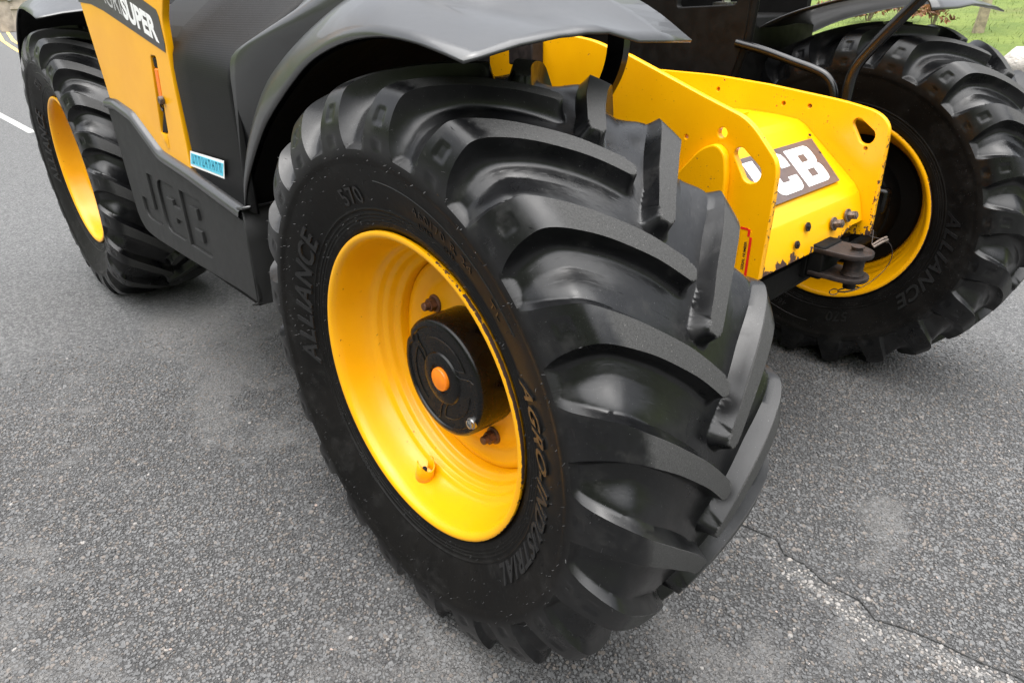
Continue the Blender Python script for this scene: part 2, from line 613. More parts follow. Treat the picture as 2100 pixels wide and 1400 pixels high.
# chippings bedded in the tar: tens of thousands of small flat-topped stones, thinning out with distance
cell = .0079
cx_, cy_ = np.meshgrid(np.arange(-2.3, 1.6, cell), np.arange(-2.3, 1.6, cell), indexing='ij')
cx_, cy_ = cx_.ravel(), cy_.ravel()
cx_ = cx_ + rng.uniform(-.48, .48, cx_.size) * cell; cy_ = cy_ + rng.uniform(-.48, .48, cy_.size) * cell
keep = rng.random(cx_.size) < near_at(cx_, cy_) * 1.3
keep &= ~((cx_ > -.36) & (cx_ < .12) & (cy_ > -1.06) & (cy_ < -.74))
cx_, cy_ = cx_[keep], cy_[keep]
dl = np.zeros(cx_.size)
_V = V
V = np.stack([cx_, cy_], 1)
dl = np.clip(blob(-1.15, -1.02, .75, .15, .1) + blob(-.35, -1.10, .55, .10, .15) + 0.9 * blob(.62, .02, .5, .12, -.1) + .8 * blob(.25, .35, .9, .16, .05) + .5 * blob(.45, -.75, .35, .18) + .7 * blob(.1, -1.25, .3, .1, .5) + .6 * blob(-.2, -1.5, .5, .1, .4), 0, 1.2)
yl = np.interp(cx_, cp[:, 0], cp[:, 1])
fl_ = fill_at(cx_, cy_, dl)
ns = cx_.size
rad = np.clip(rng.lognormal(math.log(.0044), .32, ns), .0022, .0085)
hgt_ = .0019 + .0009 * rng.standard_normal(ns) - fl_ * .0025 * (1 - .35 * rng.random(ns))
ok = (hgt_ > .0001) & ~((np.abs(cy_ - yl) < .0055) & (cx_ > .30))
cx_, cy_, rad, hgt_, fl_, yl = cx_[ok], cy_[ok], rad[ok], hgt_[ok], fl_[ok], yl[ok]
ns = cx_.size
KS = 6
ang = (np.arange(KS)[None, :] + rng.uniform(-.33, .33, (ns, KS))) * (2 * math.pi / KS) + rng.uniform(0, 6.28, (ns, 1))
asp = rng.uniform(.62, 1.0, (ns, 1)); ori = rng.uniform(0, 3.14, (ns, 1))
rr0 = rad[:, None] * rng.uniform(.82, 1.15, (ns, KS))
px, py = rr0 * np.cos(ang), rr0 * np.sin(ang) * asp
qx, qy = px * np.cos(ori) - py * np.sin(ori), px * np.sin(ori) + py * np.cos(ori)
tlx, tly = rng.normal(0, .11, (ns, 1)), rng.normal(0, .11, (ns, 1))
ins_ = rng.uniform(.66, .86, (ns, 1))
topz = hgt_[:, None] + (qx * tlx + qy * tly) + rng.normal(0, .00022, (ns, KS))
bot = np.stack([cx_[:, None] + qx, cy_[:, None] + qy, np.full((ns, KS), -.0015)], -1)
top = np.stack([cx_[:, None] + qx * ins_, cy_[:, None] + qy * ins_, topz], -1)
Vs_ = np.concatenate([bot, top], 1).reshape(-1, 3)
b0_ = (np.arange(ns) * 2 * KS)[:, None]
k_ = np.arange(KS); k2_ = (k_ + 1) % KS
sides = np.stack([b0_ + k_, b0_ + k2_, b0_ + KS + k2_, b0_ + KS + k_], -1).reshape(-1, 4)
tops = np.concatenate([b0_ + KS + np.array([0, 1, 2, 3]), b0_ + KS + np.array([0, 3, 4, 5])], 1).reshape(-1, 4)
mt, nt, b = new_mat("chippings")
g = NT(nt)
tn = g.attr("tone"); tw = g.attr("warm"); pl_ = g.attr("pale")
c1 = g.mix(tn, (.066, .067, .069), (.128, .129, .130))
c1 = g.mix(g.ramp(tw, .78, .85, 0, .75), c1, (.150, .125, .105))
c1 = g.mix(pl_, c1, (.36, .335, .31))
c1 = g.mix(g.ramp(g.noise(g.coord(), 420.0, 4, .7), .3, .75, 0, .45), c1, (.105, .103, .101))
g.link(c1, b.inputs["Base Color"]); b.inputs["Roughness"].default_value = .62
b.inputs["Specular IOR Level"].default_value = .45
M['chippings'] = mt
cme = np_mesh("road_chippings", Vs_, np.concatenate([sides, tops], 0), mt, True, 25)
pt_l = np.exp(-((cy_ - yl + .040) / .034) ** 2) * np.clip((cx_ - .35) / .25, 0, 1)
pale = np.clip((rng.random(ns) < .006) * .6 + (rng.random(ns) < pt_l * .75) * rng.uniform(.15, .75, ns), 0, 1)
tone = np.clip(rng.beta(2.2, 2.4, ns) + (fbm(cx_ + 4, cy_, 2.2, 5) - .5) * 1.5 + fl_ * .15, 0, 1)
for nm_, arr in (("tone", tone), ("warm", rng.random(ns)), ("pale", pale)):
    at = cme.attributes.new(nm_, 'FLOAT', 'POINT'); at.data.foreach_set("value", np.repeat(arr, 2 * KS).astype(np.float32))
chp = link("road_chippings", cme, road)
chp["kind"] = 'stuff'
V = _V

# pale stone chips lying in the surface, each its own piece of the road
def chip_mesh(k):
    r_ = random.Random(k)
    n = 7
    ring = []
    for i in range(n):
        t = 2 * math.pi * i / n
        q = r_.uniform(.7, 1.15)
        ring.append((q * math.cos(t), .68 * q * math.sin(t)))
    Vc = [(x, y, -.25) for x, y in ring] + [(x * .82, y * .82, r_.uniform(.22, .38)) for x, y in ring]
    Fc = [(i, (i + 1) % n, n + (i + 1) % n, n + i) for i in range(n)] + [tuple(range(n, 2 * n))]
    return Vc, Fc
M['chip_a'] = simple("pale_stone", (.27, .24, .22), .7, var=.2, scale=200, bump=.4, bscale=500)
M['chip_b'] = simple("pinkish_stone", (.34, .26, .22), .7, var=.2, scale=200, bump=.4, bscale=500)
chips = [np_mesh("stone_chip", *chip_mesh(k), M['chip_a'] if k % 2 else M['chip_b'], True, 40) for k in range(6)]
chip_spots = [(-.462, -1.542, .0065), (-.561, -1.232, .0070), (-.521, -1.138, .0070), (-.69, -1.35, .004), (.41, .226, .0050), (-.95, -1.30, .0045), (.49, .02, .006), (.60, -.16, .006), (.54, -.28, .0045), (.72, -.02, .005), (.35, .12, .005), (.66, .22, .005), (.80, -.13, .0045), (.93, .08, .0045), (-.05, -1.35, .0045), (.12, -1.32, .004), (-.25, -1.42, .004), (-.78, -1.48, .0045), (-.30, -1.62, .004), (.55, .34, .005), (.88, .30, .005), (1.0, -.20, .004), (.58, -.52, .005), (.70, -.60, .0045), (-.85, -1.0, .005)]
for i in range(36):
    chip_spots.append((random.uniform(-1.6, 1.3), random.uniform(-1.75, 1.1), random.uniform(.0016, .0034)))
for i, (x, y, s) in enumerate(chip_spots):
    if -.45 < x < .35 and -1.16 < y < -.6:
        continue
    o = link("stone_chip", chips[i % 6], road, (x, y, 0.0004))
    o.rotation_euler.z = random.uniform(0, 6.28)
    o.scale = (s, s, s * .55)

# painted marks far behind the machine
def strip(name, pts, w, z, mat, parent):
    P = [Vector((*p, 0)) for p in pts]
    Vs, Fs = [], []
    for i, p in enumerate(P):
        t = (P[min(i + 1, len(P) - 1)] - P[max(i - 1, 0)]).normalized()
        n = Vector((-t.y, t.x, 0))
        Vs += [p + n * w / 2 + Vector((0, 0, z)), p - n * w / 2 + Vector((0, 0, z))]
    for i in range(len(P) - 1):
        Fs.append((2 * i, 2 * i + 1, 2 * i + 3, 2 * i + 2))
    return add(name, Vs, Fs, mat, parent, smooth=False)
strip("white_dash_marking", [(-12.4, -.52), (-8.25, -.44)], .085, .004, M['paint_white'], road)
strip("yellow_line_marking", [(-60, 6.3), (-40, 3.95), (-29.8, 2.60), (-24.7, 2.10), (-18, 1.5)], .11, .004, M['paint_yellow'], road)
strip("yellow_line_marking", [(-60, 6.75), (-40, 4.3), (-29.8, 2.9), (-24.7, 2.38), (-18, 1.75)], .11, .004, M['paint_yellow'], road)

# ------------------------------------------------------------------ field beyond the road
def field_h(x, y):
    d = max(0.0, y - 5.4)
    return -.02 + .45 * (1 - math.exp(-d / 2.5)) + .030 * d + .0011 * d * d + .12 * math.sin(x * .35 + y * .2) * min(1, d / 6)
fx = np.concatenate([np.arange(-100, -40, 6.), np.arange(-40, 12, 1.0), np.arange(12, 90, 6.)])
fy = np.concatenate([np.arange(5.4, 14, .4), np.arange(14, 40, 1.5), np.arange(40, 160, 8.)])
Vf = [(x, y, field_h(x, y)) for x in fx for y in fy]
mt, nt, b = new_mat("meadow")
g = NT(nt); v = g.coord()
c1 = g.mix(g.ramp(g.noise(v, 1.4, 6, .65), .3, .7), (.085, .135, .016), (.165, .215, .034))
c1 = g.mix(g.ramp(g.noise(v, .45, 5, .6), .52, .72, 0, .7), c1, (.15, .125, .045))
c1 = g.mix(g.ramp(g.noise(v, 9.0, 5, .7), .35, .7, 0, .5), c1, (.070, .110, .014))
g.link(c1, b.inputs["Base Color"]); b.inputs["Roughness"].default_value = .9
g.link(g.bump(g.noise(v, 14.0, 6, .75), .8, .08), b.inputs["Normal"])
M['meadow'] = mt
field = tag(add("field", Vf, grid_faces(len(fx), len(fy)), M['meadow'], sharp=None), kind='structure')

# added terrain ring: blocks low sky, raised behind camera to darken the side reflections
hr = [62, 75, 90, 110, 135, 165, 200, 260]
hz = [-.6, 4, 12, 21, 30, 38, 44, 46]
Vh_ = []
for k in range(96):
    t = 2 * math.pi * k / 96
    for r_, z_ in zip(hr, hz):
        q = 1 + .22 * math.sin(3 * t + .8) + .13 * math.sin(7 * t + r_ * .02) + .06 * math.sin(17 * t + r_ * .05)
        dtt = abs((math.degrees(t) - 285 + 180) % 360 - 180)
        near_ = 1 - .66 * math.exp(-(dtt / 58) ** 4)
        Vh_.append((r_ * near_ * math.cos(t) - 5, r_ * near_ * math.sin(t), z_ * q * (1 - .25 * (1 - near_)) if z_ > 0 else z_))
M['added_hill'] = simple("added_hill_side", (.050, .066, .022), .95, var=.5, scale=.05, bump=.5, bscale=.6)
tag(add("added_hills", Vh_, grid_faces(96, len(hr), True), M['added_hill'], sharp=None), kind='structure')

# grass blades on the near slope of the field
M['grass'] = simple("grass_blade", (.11, .155, .022), .6, var=.45, scale=3)
Vg, Fg = [], []
for i in range(16000):
    x = random.uniform(-16, 4); y = 5.6 + random.random() ** 1.6 * 12
    z = field_h(x, y) - .01
    h = random.uniform(.03, .085); w = random.uniform(.003, .007)
    t = random.uniform(0, 6.28); lx, ly = random.gauss(0, .04), random.gauss(0, .04)
    k = len(Vg)
    Vg += [(x - w * math.cos(t), y - w * math.sin(t), z), (x + w * math.cos(t), y + w * math.sin(t), z), (x + lx, y + ly, z + h)]
    Fg.append((k, k + 1, k + 2))
tag(add("meadow_grass", Vg, Fg, M['grass'], smooth=False), "short green grass of the field beyond the road", "grass", kind='stuff')

# ------------------------------------------------------------------ dry stone wall at the road's far edge
def stone_mesh(seed):
    r_ = random.Random(seed)
    bm = bmesh.new()
    bmesh.ops.create_icosphere(bm, subdivisions=2, radius=1.0)
    sq = r_.uniform(.3, .6)
    for v_ in bm.verts:
        c = v_.co
        mx = max(abs(c.x), abs(c.y), abs(c.z))
        c *= (1 - sq) + sq / mx
        c *= 1 + r_.uniform(-.11, .11)
        c.x *= .5; c.y *= .5; c.z *= .5
    me_ = bpy.data.meshes.new("stone")
    bm.to_mesh(me_); bm.free()
    me_.materials.append(M['stone'])
    me_.polygons.foreach_set("use_smooth", [True] * len(me_.polygons))
    me_.set_sharp_from_angle(angle=R(45))
    return me_
mt, nt, b = new_mat("limestone")
g = NT(nt); v = g.coord()
oi = g.n("ShaderNodeObjectInfo").outputs["Random"]
c1 = g.mix(oi, (.40, .37, .33), (.60, .56, .51))
c1 = g.mix(g.ramp(g.noise(v, 3.0, 6, .7), .4, .7), c1, (.30, .28, .25))
c1 = g.mix(g.ramp(g.noise(v, 6.0, 4, .6), .62, .70), c1, (.62, .60, .56))
g.link(c1, b.inputs["Base Color"]); b.inputs["Roughness"].default_value = .9
g.link(g.bump(g.noise(v, 9.0, 6, .7), .7, .06), b.inputs["Normal"])
M['stone'] = mt
stones = [stone_mesh(k) for k in range(8)]
swall = empty("dry_stone_wall", (-1.0, 5.3, 0))
tag(swall, "low dry stone wall of pale rounded limestone between road and field", "stone wall")
core = add("wall_core", *box(-5.4, 3.4, -.13, .13, 0, .66), M['stone'], swall, smooth=False)
core.location = (0, 0, 0)
cnt = 0
zc = 0
for row in range(4):
    x = -5.4
    hgt = (.23, .21, .20, .22)[row]
    while x < 3.4:
        w = random.uniform(.22, .42)
        o = link("stone", stones[random.randrange(8)], swall, (x + w / 2, random.uniform(-.03, .03), zc + hgt / 2))
        o.scale = (w * 1.04, .44 + random.uniform(-.05, .05), hgt * random.uniform(1.02, 1.2))
        o.rotation_euler = (random.uniform(-.08, .08), random.uniform(-.1, .1), random.uniform(-.12, .12))
        x += w; cnt += 1
    zc += hgt * .97

# ------------------------------------------------------------------ shrubs and a young tree in the field
M['dead_leaf'] = simple("rusty_leaf", (.20, .085, .032), .7, var=.5, scale=6)
M['bark'] = simple("pale_bark", (.26, .22, .15), .85, var=.35, scale=14, bump=.6, bscale=60)
M['weed'] = simple("dry_weed", (.33, .27, .15), .8, var=.4, scale=8)
M['ivy'] = simple("green_leaf", (.08, .13, .03), .6, var=.4, scale=8)
def leaf_cloud(n, cx, cy, cz, rx, ry, rz, size, seed):
    r_ = random.Random(seed)
    cl = [(r_.gauss(0, .45), r_.gauss(0, .45), r_.gauss(0, .45)) for _ in range(14)]
    Vl, Fl = [], []
    for i in range(n):
        c = cl[r_.randrange(14)]
        p = Vector((cx + rx * (c[0] + r_.gauss(0, .2)), cy + ry * (c[1] + r_.gauss(0, .2)), max(cz - rz, cz + rz * (c[2] + r_.gauss(0, .22)))))
        a_ = Vector((r_.gauss(0, 1), r_.gauss(0, 1), r_.gauss(0, 1))).normalized()
        b_ = a_.orthogonal().normalized()
        s = size * r_.uniform(.6, 1.3)
        k = len(Vl)
        Vl += [p - a_ * s, p + b_ * s * .45, p + a_ * s, p - b_ * s * .45]
        Fl.append((k, k + 1, k + 2, k + 3))
    return Vl, Fl
def shrub(name, label, cat, x, y, h, wdt, leafmat, n, seed, group=None, lsize=.045):
    r_ = random.Random(seed)
    z = field_h(x, y)
    e = empty(name, (x, y, z))
    tag(e, label, cat, group)
    parts = []
    for k in range(9):
        a_ = r_.uniform(0, 6.28); s = r_.uniform(.2, .5) * wdt
        parts.append(tube([(0, 0, -.05), (.4 * s * math.cos(a_), .4 * s * math.sin(a_), h * .5), (s * math.cos(a_), s * math.sin(a_), h * r_.uniform(.8, 1.05))], [.014, .009, .004], 5))
    add("stem", *merge(parts), M['bark'], e)
    add("foliage", *leaf_cloud(n, 0, 0, h * .62, wdt * .55, wdt * .55, h * .42, lsize, seed), leafmat, e, smooth=False)
    return e
shrub("shrub", "rusty brown bracken clump above the top of the far front tyre", "shrub", -4.75, 12.2, .52, .75, M['dead_leaf'], 420, 3)
shrub("shrub", "sparse red-brown shrub beside the small pale tree", "shrub", -3.35, 11.3, .46, .40, M['dead_leaf'], 220, 4)
shrub("shrub", "brown bracken clump seen just beside the bent black guard tube", "shrub", -5.6, 12.8, .55, .6, M['dead_leaf'], 320, 5)
shrub("shrub", "low rusty bracken between the far tyre and the pale tree", "shrub", -4.05, 11.8, .40, .6, M['dead_leaf'], 300, 8)
shrub("shrub", "straw coloured weeds beside the black cab edge", "shrub", -7.4, 13.0, .55, .8, M['weed'], 420, 6, lsize=.04)
tx, ty = -2.55, 10.8
tz = field_h(tx, ty)
tree = empty("young_tree", (tx, ty, tz))
tag(tree, "small bare forked tree with pale trunk standing in the green field", "tree")
def limb(pts, r0, r1):
    P = resample(pts, 10)
    return tube([tuple(p) for p in P], [r0 + (r1 - r0) * i / 9 for i in range(10)], 7)
add("trunk", *merge([limb([(0, 0, -.1), (.02, 0, .35), (-.02, .02, .75)], .085, .06), limb([(-.02, .02, .55), (.12, .0, 1.0), (.16, .02, 1.7), (.3, 0, 2.6)], .05, .025), limb([(-.02, .02, .6), (-.12, .02, 1.0), (-.10, 0, 1.7), (-.3, .1, 2.6)], .055, .025)]), M['bark'], tree)
tw = []
for k in range(34):
    h = random.uniform(.7, 2.5); a_ = random.uniform(0, 6.28); L = random.uniform(.25, .8)
    s0 = Vector((random.choice((-.12, .13)), 0, h))
    e0 = s0 + Vector((math.cos(a_) * L, math.sin(a_) * L * .6, L * random.uniform(.3, .9)))
    tw.append(tube([s0, (s0 + e0) / 2 + Vector((0, 0, -.04)), e0], [.016, .010, .004], 5))
crown = add("crown", *merge(tw), M['bark'], tree)
lc = leaf_cloud(260, 0, 0, 2.2, .9, .7, .7, .05, 11)
add("leaves", *lc, M['dead_leaf'], tree, smooth=False)

# ------------------------------------------------------------------ stone house far behind, at the road's bend
M['house_stone'] = simple("house_stone", (.34, .29, .24), .9, var=.35, scale=2.2, bump=.6, bscale=9)
M['door_dark'] = simple("dark_opening", (.035, .028, .022), .6, var=.3, scale=3)
house = empty("stone_house", (-46.0, 9.0, 0))
tag(house, "pale stone house at the road bend behind the rear mudguard", "house")
add("wall", *box(-4, 3, -6.0, 4, 0, 6.0), M['house_stone'], house, smooth=False)
add("plinth", *box(-4.05, 3.05, -6.06, 4.05, 0, .35), M['house_stone'], house, smooth=False)
rv = [(-4.2, -6.2, 6.0), (3.2, -6.2, 6.0), (3.2, 4.2, 6.0), (-4.2, 4.2, 6.0), (-.5, -6.2, 8.6), (-.5, 4.2, 8.6)]
add("roof", rv, [(0, 1, 4), (3, 5, 2), (0, 4, 5, 3), (1, 2, 5, 4), (0, 3, 2, 1)], M['skirt'], house, smooth=False)
add("door", *box(2.96, 3.03, -2.1, -1.1, .36, 2.4), M['door_dark'], house, smooth=False)
for yy_ in (-4.7, 1.2):
    w_ = add("window", *box(2.97, 3.02, yy_, yy_ + 1.0, 1.3, 2.5), M['door_dark'], house, smooth=False)
    add("frame", *merge([box(3.02, 3.08, yy_ - .08, yy_, 1.22, 2.58), box(3.02, 3.08, yy_ + 1.0, yy_ + 1.08, 1.22, 2.58), box(3.02, 3.08, yy_, yy_ + 1.0, 2.5, 2.58), box(3.02, 3.12, yy_ - .0, yy_ + 1.0, 1.2, 1.3), box(3.021, 3.06, yy_ + .46, yy_ + .54, 1.3, 2.5)]), M['paint_white'], w_, smooth=False)
gp = empty("gate_post", (-38.0, 4.1, 0))
tag(gp, "pale square stone gate post beside the double yellow lines", "gate post")
add("shaft", *box(-.26, .26, -.26, .26, 0, 1.25), M['house_stone'], gp, smooth=False, bevel=.02)
cv = [(-.33, -.33, 1.25), (.33, -.33, 1.25), (.33, .33, 1.25), (-.33, .33, 1.25), (-.33, -.33, 1.33), (.33, -.33, 1.33), (.33, .33, 1.33), (-.33, .33, 1.33), (0, 0, 1.52)]
add("cap", cv, [(0, 3, 2, 1), (0, 1, 5, 4), (1, 2, 6, 5), (2, 3, 7, 6), (3, 0, 4, 7), (4, 5, 8), (5, 6, 8), (6, 7, 8), (7, 4, 8)], M['house_stone'], gp, smooth=False)
gw = empty("garden_wall", (-41.0, 6.2, 0))
tag(gw, "brown stone garden wall behind the pale gate post", "stone wall")
add("wall_body", *box(-.2, .2, -5.2, 3.5, 0, .85), M['house_stone'], gw, smooth=False)
add("coping", *box(-.26, .26, -5.25, 3.55, .85, .97), M['house_stone'], gw, smooth=False)

# ================================================================== THE MACHINE
machine = empty("telehandler", (0, 0, 0))
tag(machine, "yellow and black telehandler with big lugged tyres parked on the asphalt", "telehandler")

# ------------------------------------------------------------------ tyre: one moulded body with 2 x 21 staggered lugs
NL, NC = 21, 56
PITCH = 2 * math.pi / NL
# outer envelope of half a tyre, (distance from the middle plane, radius)
ENV = np.array([(0, .6275), (.05, .6268), (.10, .6240), (.145, .6190), (.178, .6120), (.196, .6050), (.208, .5960), (.217, .580), (.2235, .560), (.228, .538), (.2305, .515), (.2310, .497), (.2300, .480),
                (.2275, .463), (.2235, .445), (.2175, .425), (.2100, .405), (.2020, .385), (.1950, .367), (.1905, .353), (.1890, .345), (.1865, .338), (.182, .331), (.172, .322)])
ENV[:, 1] -= .0150 * np.clip((ENV[:, 1] - .47) / .13, 0, 1) ** 1.2
ENV[:, 0] -= .0050 * np.exp(-((ENV[:, 1] - .575) / .035) ** 2)
seg = np.hypot(*np.diff(ENV, axis=0).T)
ES = np.concatenate([[0], np.cumsum(seg)])
def env_at(s):
    return np.interp(s, ES, ENV[:, 0]), np.interp(s, ES, ENV[:, 1])
P_env = resample(np.c_[ENV, np.zeros(len(ENV))], 600)[:, :2]
seg = np.hypot(*np.diff(P_env, axis=0).T)
ES = np.concatenate([[0], np.cumsum(seg)])
ENV = P_env
S_sh = np.interp(-.583, -ENV[:, 1], ES)          # shoulder corner
S_bd = np.interp(-.378, -ENV[:, 1], ES)
S_tip = np.interp(-.487, -ENV[:, 1], ES)         # inner end of the gaps
s_half = np.concatenate([np.linspace(0, .02, 10, endpoint=False), np.linspace(.02, S_sh, 42, endpoint=False), np.linspace(S_sh, S_tip + .012, 32, endpoint=False), np.linspace(S_tip + .012, S_bd, 17, endpoint=False), np.linspace(S_bd, ES[-1], 36)])
S = np.concatenate([-s_half[:0:-1], s_half])      # minus = the outer (-y) side when mounted on the right
a_s = np.interp(np.abs(S), ES, ENV[:, 0])
r_s = np.interp(np.abs(S), ES, ENV[:, 1])
# normal of the profile (pointing out of the tyre)
da = np.gradient(np.interp(np.abs(s_half), ES, ENV[:, 0]), s_half)
dr = np.gradient(np.interp(np.abs(s_half), ES, ENV[:, 1]), s_half)
nl = np.hypot(da, dr)
n_a, n_r = -dr / nl, da / nl
n_a = np.concatenate([n_a[:0:-1], n_a]); n_r = np.concatenate([n_r[:0:-1], n_r])
sgn = np.sign(S)
QT = np.linspace(-.2, .6, 1601)
KER = np.exp(-.5 * (np.arange(-70, 71) * .0005 / .011) ** 2); KER /= KER.sum()
def smooth_table(q, xs_, ys_):
    """piecewise table with its corners rounded off"""
    t_ = np.interp(QT, xs_, ys_)
    t_ = np.convolve(np.pad(t_, 70, mode='edge'), KER, mode='valid')
    return np.interp(q, QT, t_)
def g_lug(s):
    """angle of a lug's centre line along the profile (s may run past the middle)"""
    return np.radians(smooth_table(s, [-.06, 0, .06, .135, S_sh, S_sh + .05, .5], [28.0, 34.4, 40.4, 46.3, 51.3, 52.2, 52.2]))
base_c = list(np.arange(NC) * PITCH / NC)
for ph_ in (0.0, PITCH / 2):                    # extra columns just outside every lug edge keep the edges crisp
    for sg_ in (-1, 1):
        for e_ in (.045, .17):
            base_c.append((ph_ + sg_ * math.radians(2.1427 + e_)) % PITCH)
base_c = np.array(sorted(base_c))
NC = len(base_c)
col = (np.arange(NL)[:, None] * PITCH + base_c[None, :]).ravel()
HW_Q = [-.1, 0, .03, .06, .12, S_sh - .03, S_sh + .03, S_tip - .03, S_tip - .012, S_tip, .5]
HW_V = [2.1427, 2.1427, 2.1427, 2.1427, 2.16, 2.5, 3.2, 4.1, 4.6, 5.6, 5.6]
P_E = math.radians(2.1427)                      # = 7 columns, where a lug's edge lies on the grid
def warp(ph, hw):
    """moves grid columns so that one of them always follows the lug's edge"""
    p = (ph + PITCH / 2) % PITCH - PITCH / 2
    a_ = np.abs(p)
    k = np.where(a_ < P_E, a_ * hw / P_E, hw + (a_ - P_E) * (PITCH / 2 - hw) / (PITCH / 2 - P_E))
    return ph + np.sign(p) * k - p
hw_s = np.radians(smooth_table(np.abs(S), HW_Q, HW_V))
hw_s = P_E + (hw_s - P_E) * np.clip(np.abs(S) / .04, 0, 1)
wl_ = np.stack([warp(col, h) for h in hw_s], 1)
wr_ = np.stack([warp(col - PITCH / 2, h) + PITCH / 2 for h in hw_s], 1)
TH = np.where(S[None, :] < 0, wl_, np.where(S[None, :] > 0, wr_, col[:, None])) + g_lug(np.abs(S))[None, :]
SS = np.broadcast_to(S[None, :], TH.shape)
RS = np.broadcast_to(r_s[None, :], TH.shape)
FLO = resample([(0, .5800, 0), (.06, .5782, 0), (.115, .5710, 0), (.155, .5585, 0), (.184, .5400, 0), (.2025, .5195, 0), (.2135, .5010, 0), (.2180, .4870, 0)], 300)[:, :2]
fs_ = np.concatenate([[0], np.cumsum(np.hypot(*np.diff(FLO, axis=0).T))])
ft_ = np.clip(np.abs(S) / S_tip, 0, 1) * fs_[-1]
f_a, f_r = np.interp(ft_, fs_, FLO[:, 0]), np.interp(ft_, fs_, FLO[:, 1])
def lug_field(side):
    """signed distance (m) outside the lugs of one side; side=-1 or +1"""
    q = SS * side
    ph = 0.0 if side < 0 else PITCH / 2
    d_th = (TH - g_lug(q) - ph + PITCH / 2) % PITCH - PITCH / 2
    hw = np.radians(smooth_table(q, HW_Q, HW_V)) + 1e-5
    cosa = smooth_table(q, [-.1, 0, .15, S_sh, .5], [.68, .70, .80, .92, 1.0])
    d_up = (d_th - hw) * RS * cosa            # towards larger angle
    d_lo = (-d_th - hw) * RS * cosa
    k_ = 1.0
    d_end = (-q * (1 + k_ * k_) - k_ * d_th * RS) / math.sqrt(1 + k_ * k_) - .005     # beyond the blunt nose
    rc = .012                                  # rounded nose corners
    ee = np.maximum(d_end + rc, 0)
    d_up = np.where(ee > 0, np.hypot(np.maximum(d_up + rc, 0), ee) - rc, d_up)
    d_lo = np.where(ee > 0, np.hypot(np.maximum(d_lo + rc, 0), ee) - rc, d_lo)
    return d_up, d_lo, d_end
def shape(t, p):
    t = np.clip(t, 0, 1)
    return 1 - (1 - t) ** p
frac = np.ones(TH.shape)
dmin = np.full(TH.shape, 9.0)
for side in (-1, 1):
    u_, l_, e_ = lug_field(side)
    qq = SS * side
    wl = smooth_table(qq, [0, .1, S_sh, S_tip], [.020, .026, .032, .020])
    wu = smooth_table(qq, [0, .05, .1, S_sh, S_tip], [.034, .046, .058, .060, .028])
    st_ = smooth_table(qq, [0, .11, .165, S_sh + .01, S_tip], [.97, .92, .66, .40, .52])
    fu = np.where(u_ > 0, st_ * shape(u_ / smooth_table(qq, [-.05, .012, .035, .09, S_sh, S_tip], [.016, .012, .0035, .0035, .006, .012]), 1.15) + (1 - st_) * (lambda t: t * t * (3 - 2 * t))(np.clip((u_ - .002) / wu, 0, 1)), 0)
    fl, fe = shape(l_ / wl, 2.6), shape(e_ / .024, 1.8)
    fr = 1 - (1 - fu) * (1 - fl) * (1 - fe)
    fr = np.maximum(np.maximum(fu, fl), fe)
    frac = np.minimum(frac, fr)
    dmin = np.minimum(dmin, np.maximum(np.maximum(u_, l_), e_))
# round inner end of each gap
d_tip = (S_tip - np.abs(SS))
frac = np.minimum(frac, shape((d_tip + .0) / .016, 2.4))
frac = np.where(np.abs(SS) > S_tip, 0, frac)
DEP = np.zeros(TH.shape)
# pairs of small sunk rectangles on the lug flanks
for side in (-1, 1):
    q = SS * side
    ph = 0.0 if side < 0 else PITCH / 2
    d_th = ((TH - g_lug(q) - ph + PITCH / 2) % PITCH - PITCH / 2) * RS
    for ra, rb in ((.489, .511), (.534, .561)):
        ins = np.minimum(np.minimum(RS - ra, rb - RS), .0125 - np.abs(d_th)) 
        DEP += np.where(q > S_sh, np.clip(ins / .0028, 0, 1) * .0022, 0)
# step where the plain sidewall begins, and fine rings near the bead
DEP += (np.interp(r_s, [.462, .468], [.0032, 0]) * (r_s < .47))[None, :]
ring = np.zeros_like(r_s)
for rc, am in ((.3725, .0022), (.3625, .0016), (.3560, .0016), (.3495, .0016)):
    ring -= am * np.exp(-((r_s - rc) / .0019) ** 2)
DEP += ring[None, :]
AA = (a_s[None, :] * (1 - frac) + f_a[None, :] * frac - DEP * n_a[None, :]) * sgn[None, :]
RR = RS * (1 - frac) + f_r[None, :] * frac - DEP * n_r[None, :]
RR = RR + (rng.random(TH.shape) - .5) * .0002
Vt = np.stack([RR * np.cos(TH), AA, RR * np.sin(TH)], -1).reshape(-1, 3)
nr = len(S)
I, J = np.meshgrid(np.arange(NL * NC), np.arange(nr - 1), indexing='ij')
i0 = (I * nr + J).ravel(); i1 = (((I + 1) % (NL * NC)) * nr + J).ravel()
# the tyre rests on the ground: the lowest lugs flatten slightly
Ft = np.stack([i0, i0 + 1, i1 + 1, i1], 1)
tyre_me = np_mesh("tyre", Vt, Ft, M['rubber'], True, 44)
worn = np.where((frac < .03) & (RS > .5915), 1.0, 0.0) * np.interp(np.abs(SS), [0, .155, .20], [1, 1, .15])
at = tyre_me.attributes.new("worn", 'FLOAT', 'POINT'); at.data.foreach_set("value", worn.ravel().astype(np.float32))
side_a = np.broadcast_to(np.interp(-r_s, [-.50, -.47], [0, 1])[None, :], TH.shape)
at = tyre_me.attributes.new("side", 'FLOAT', 'POINT'); at.data.foreach_set("value", side_a.ravel().astype(np.float32))

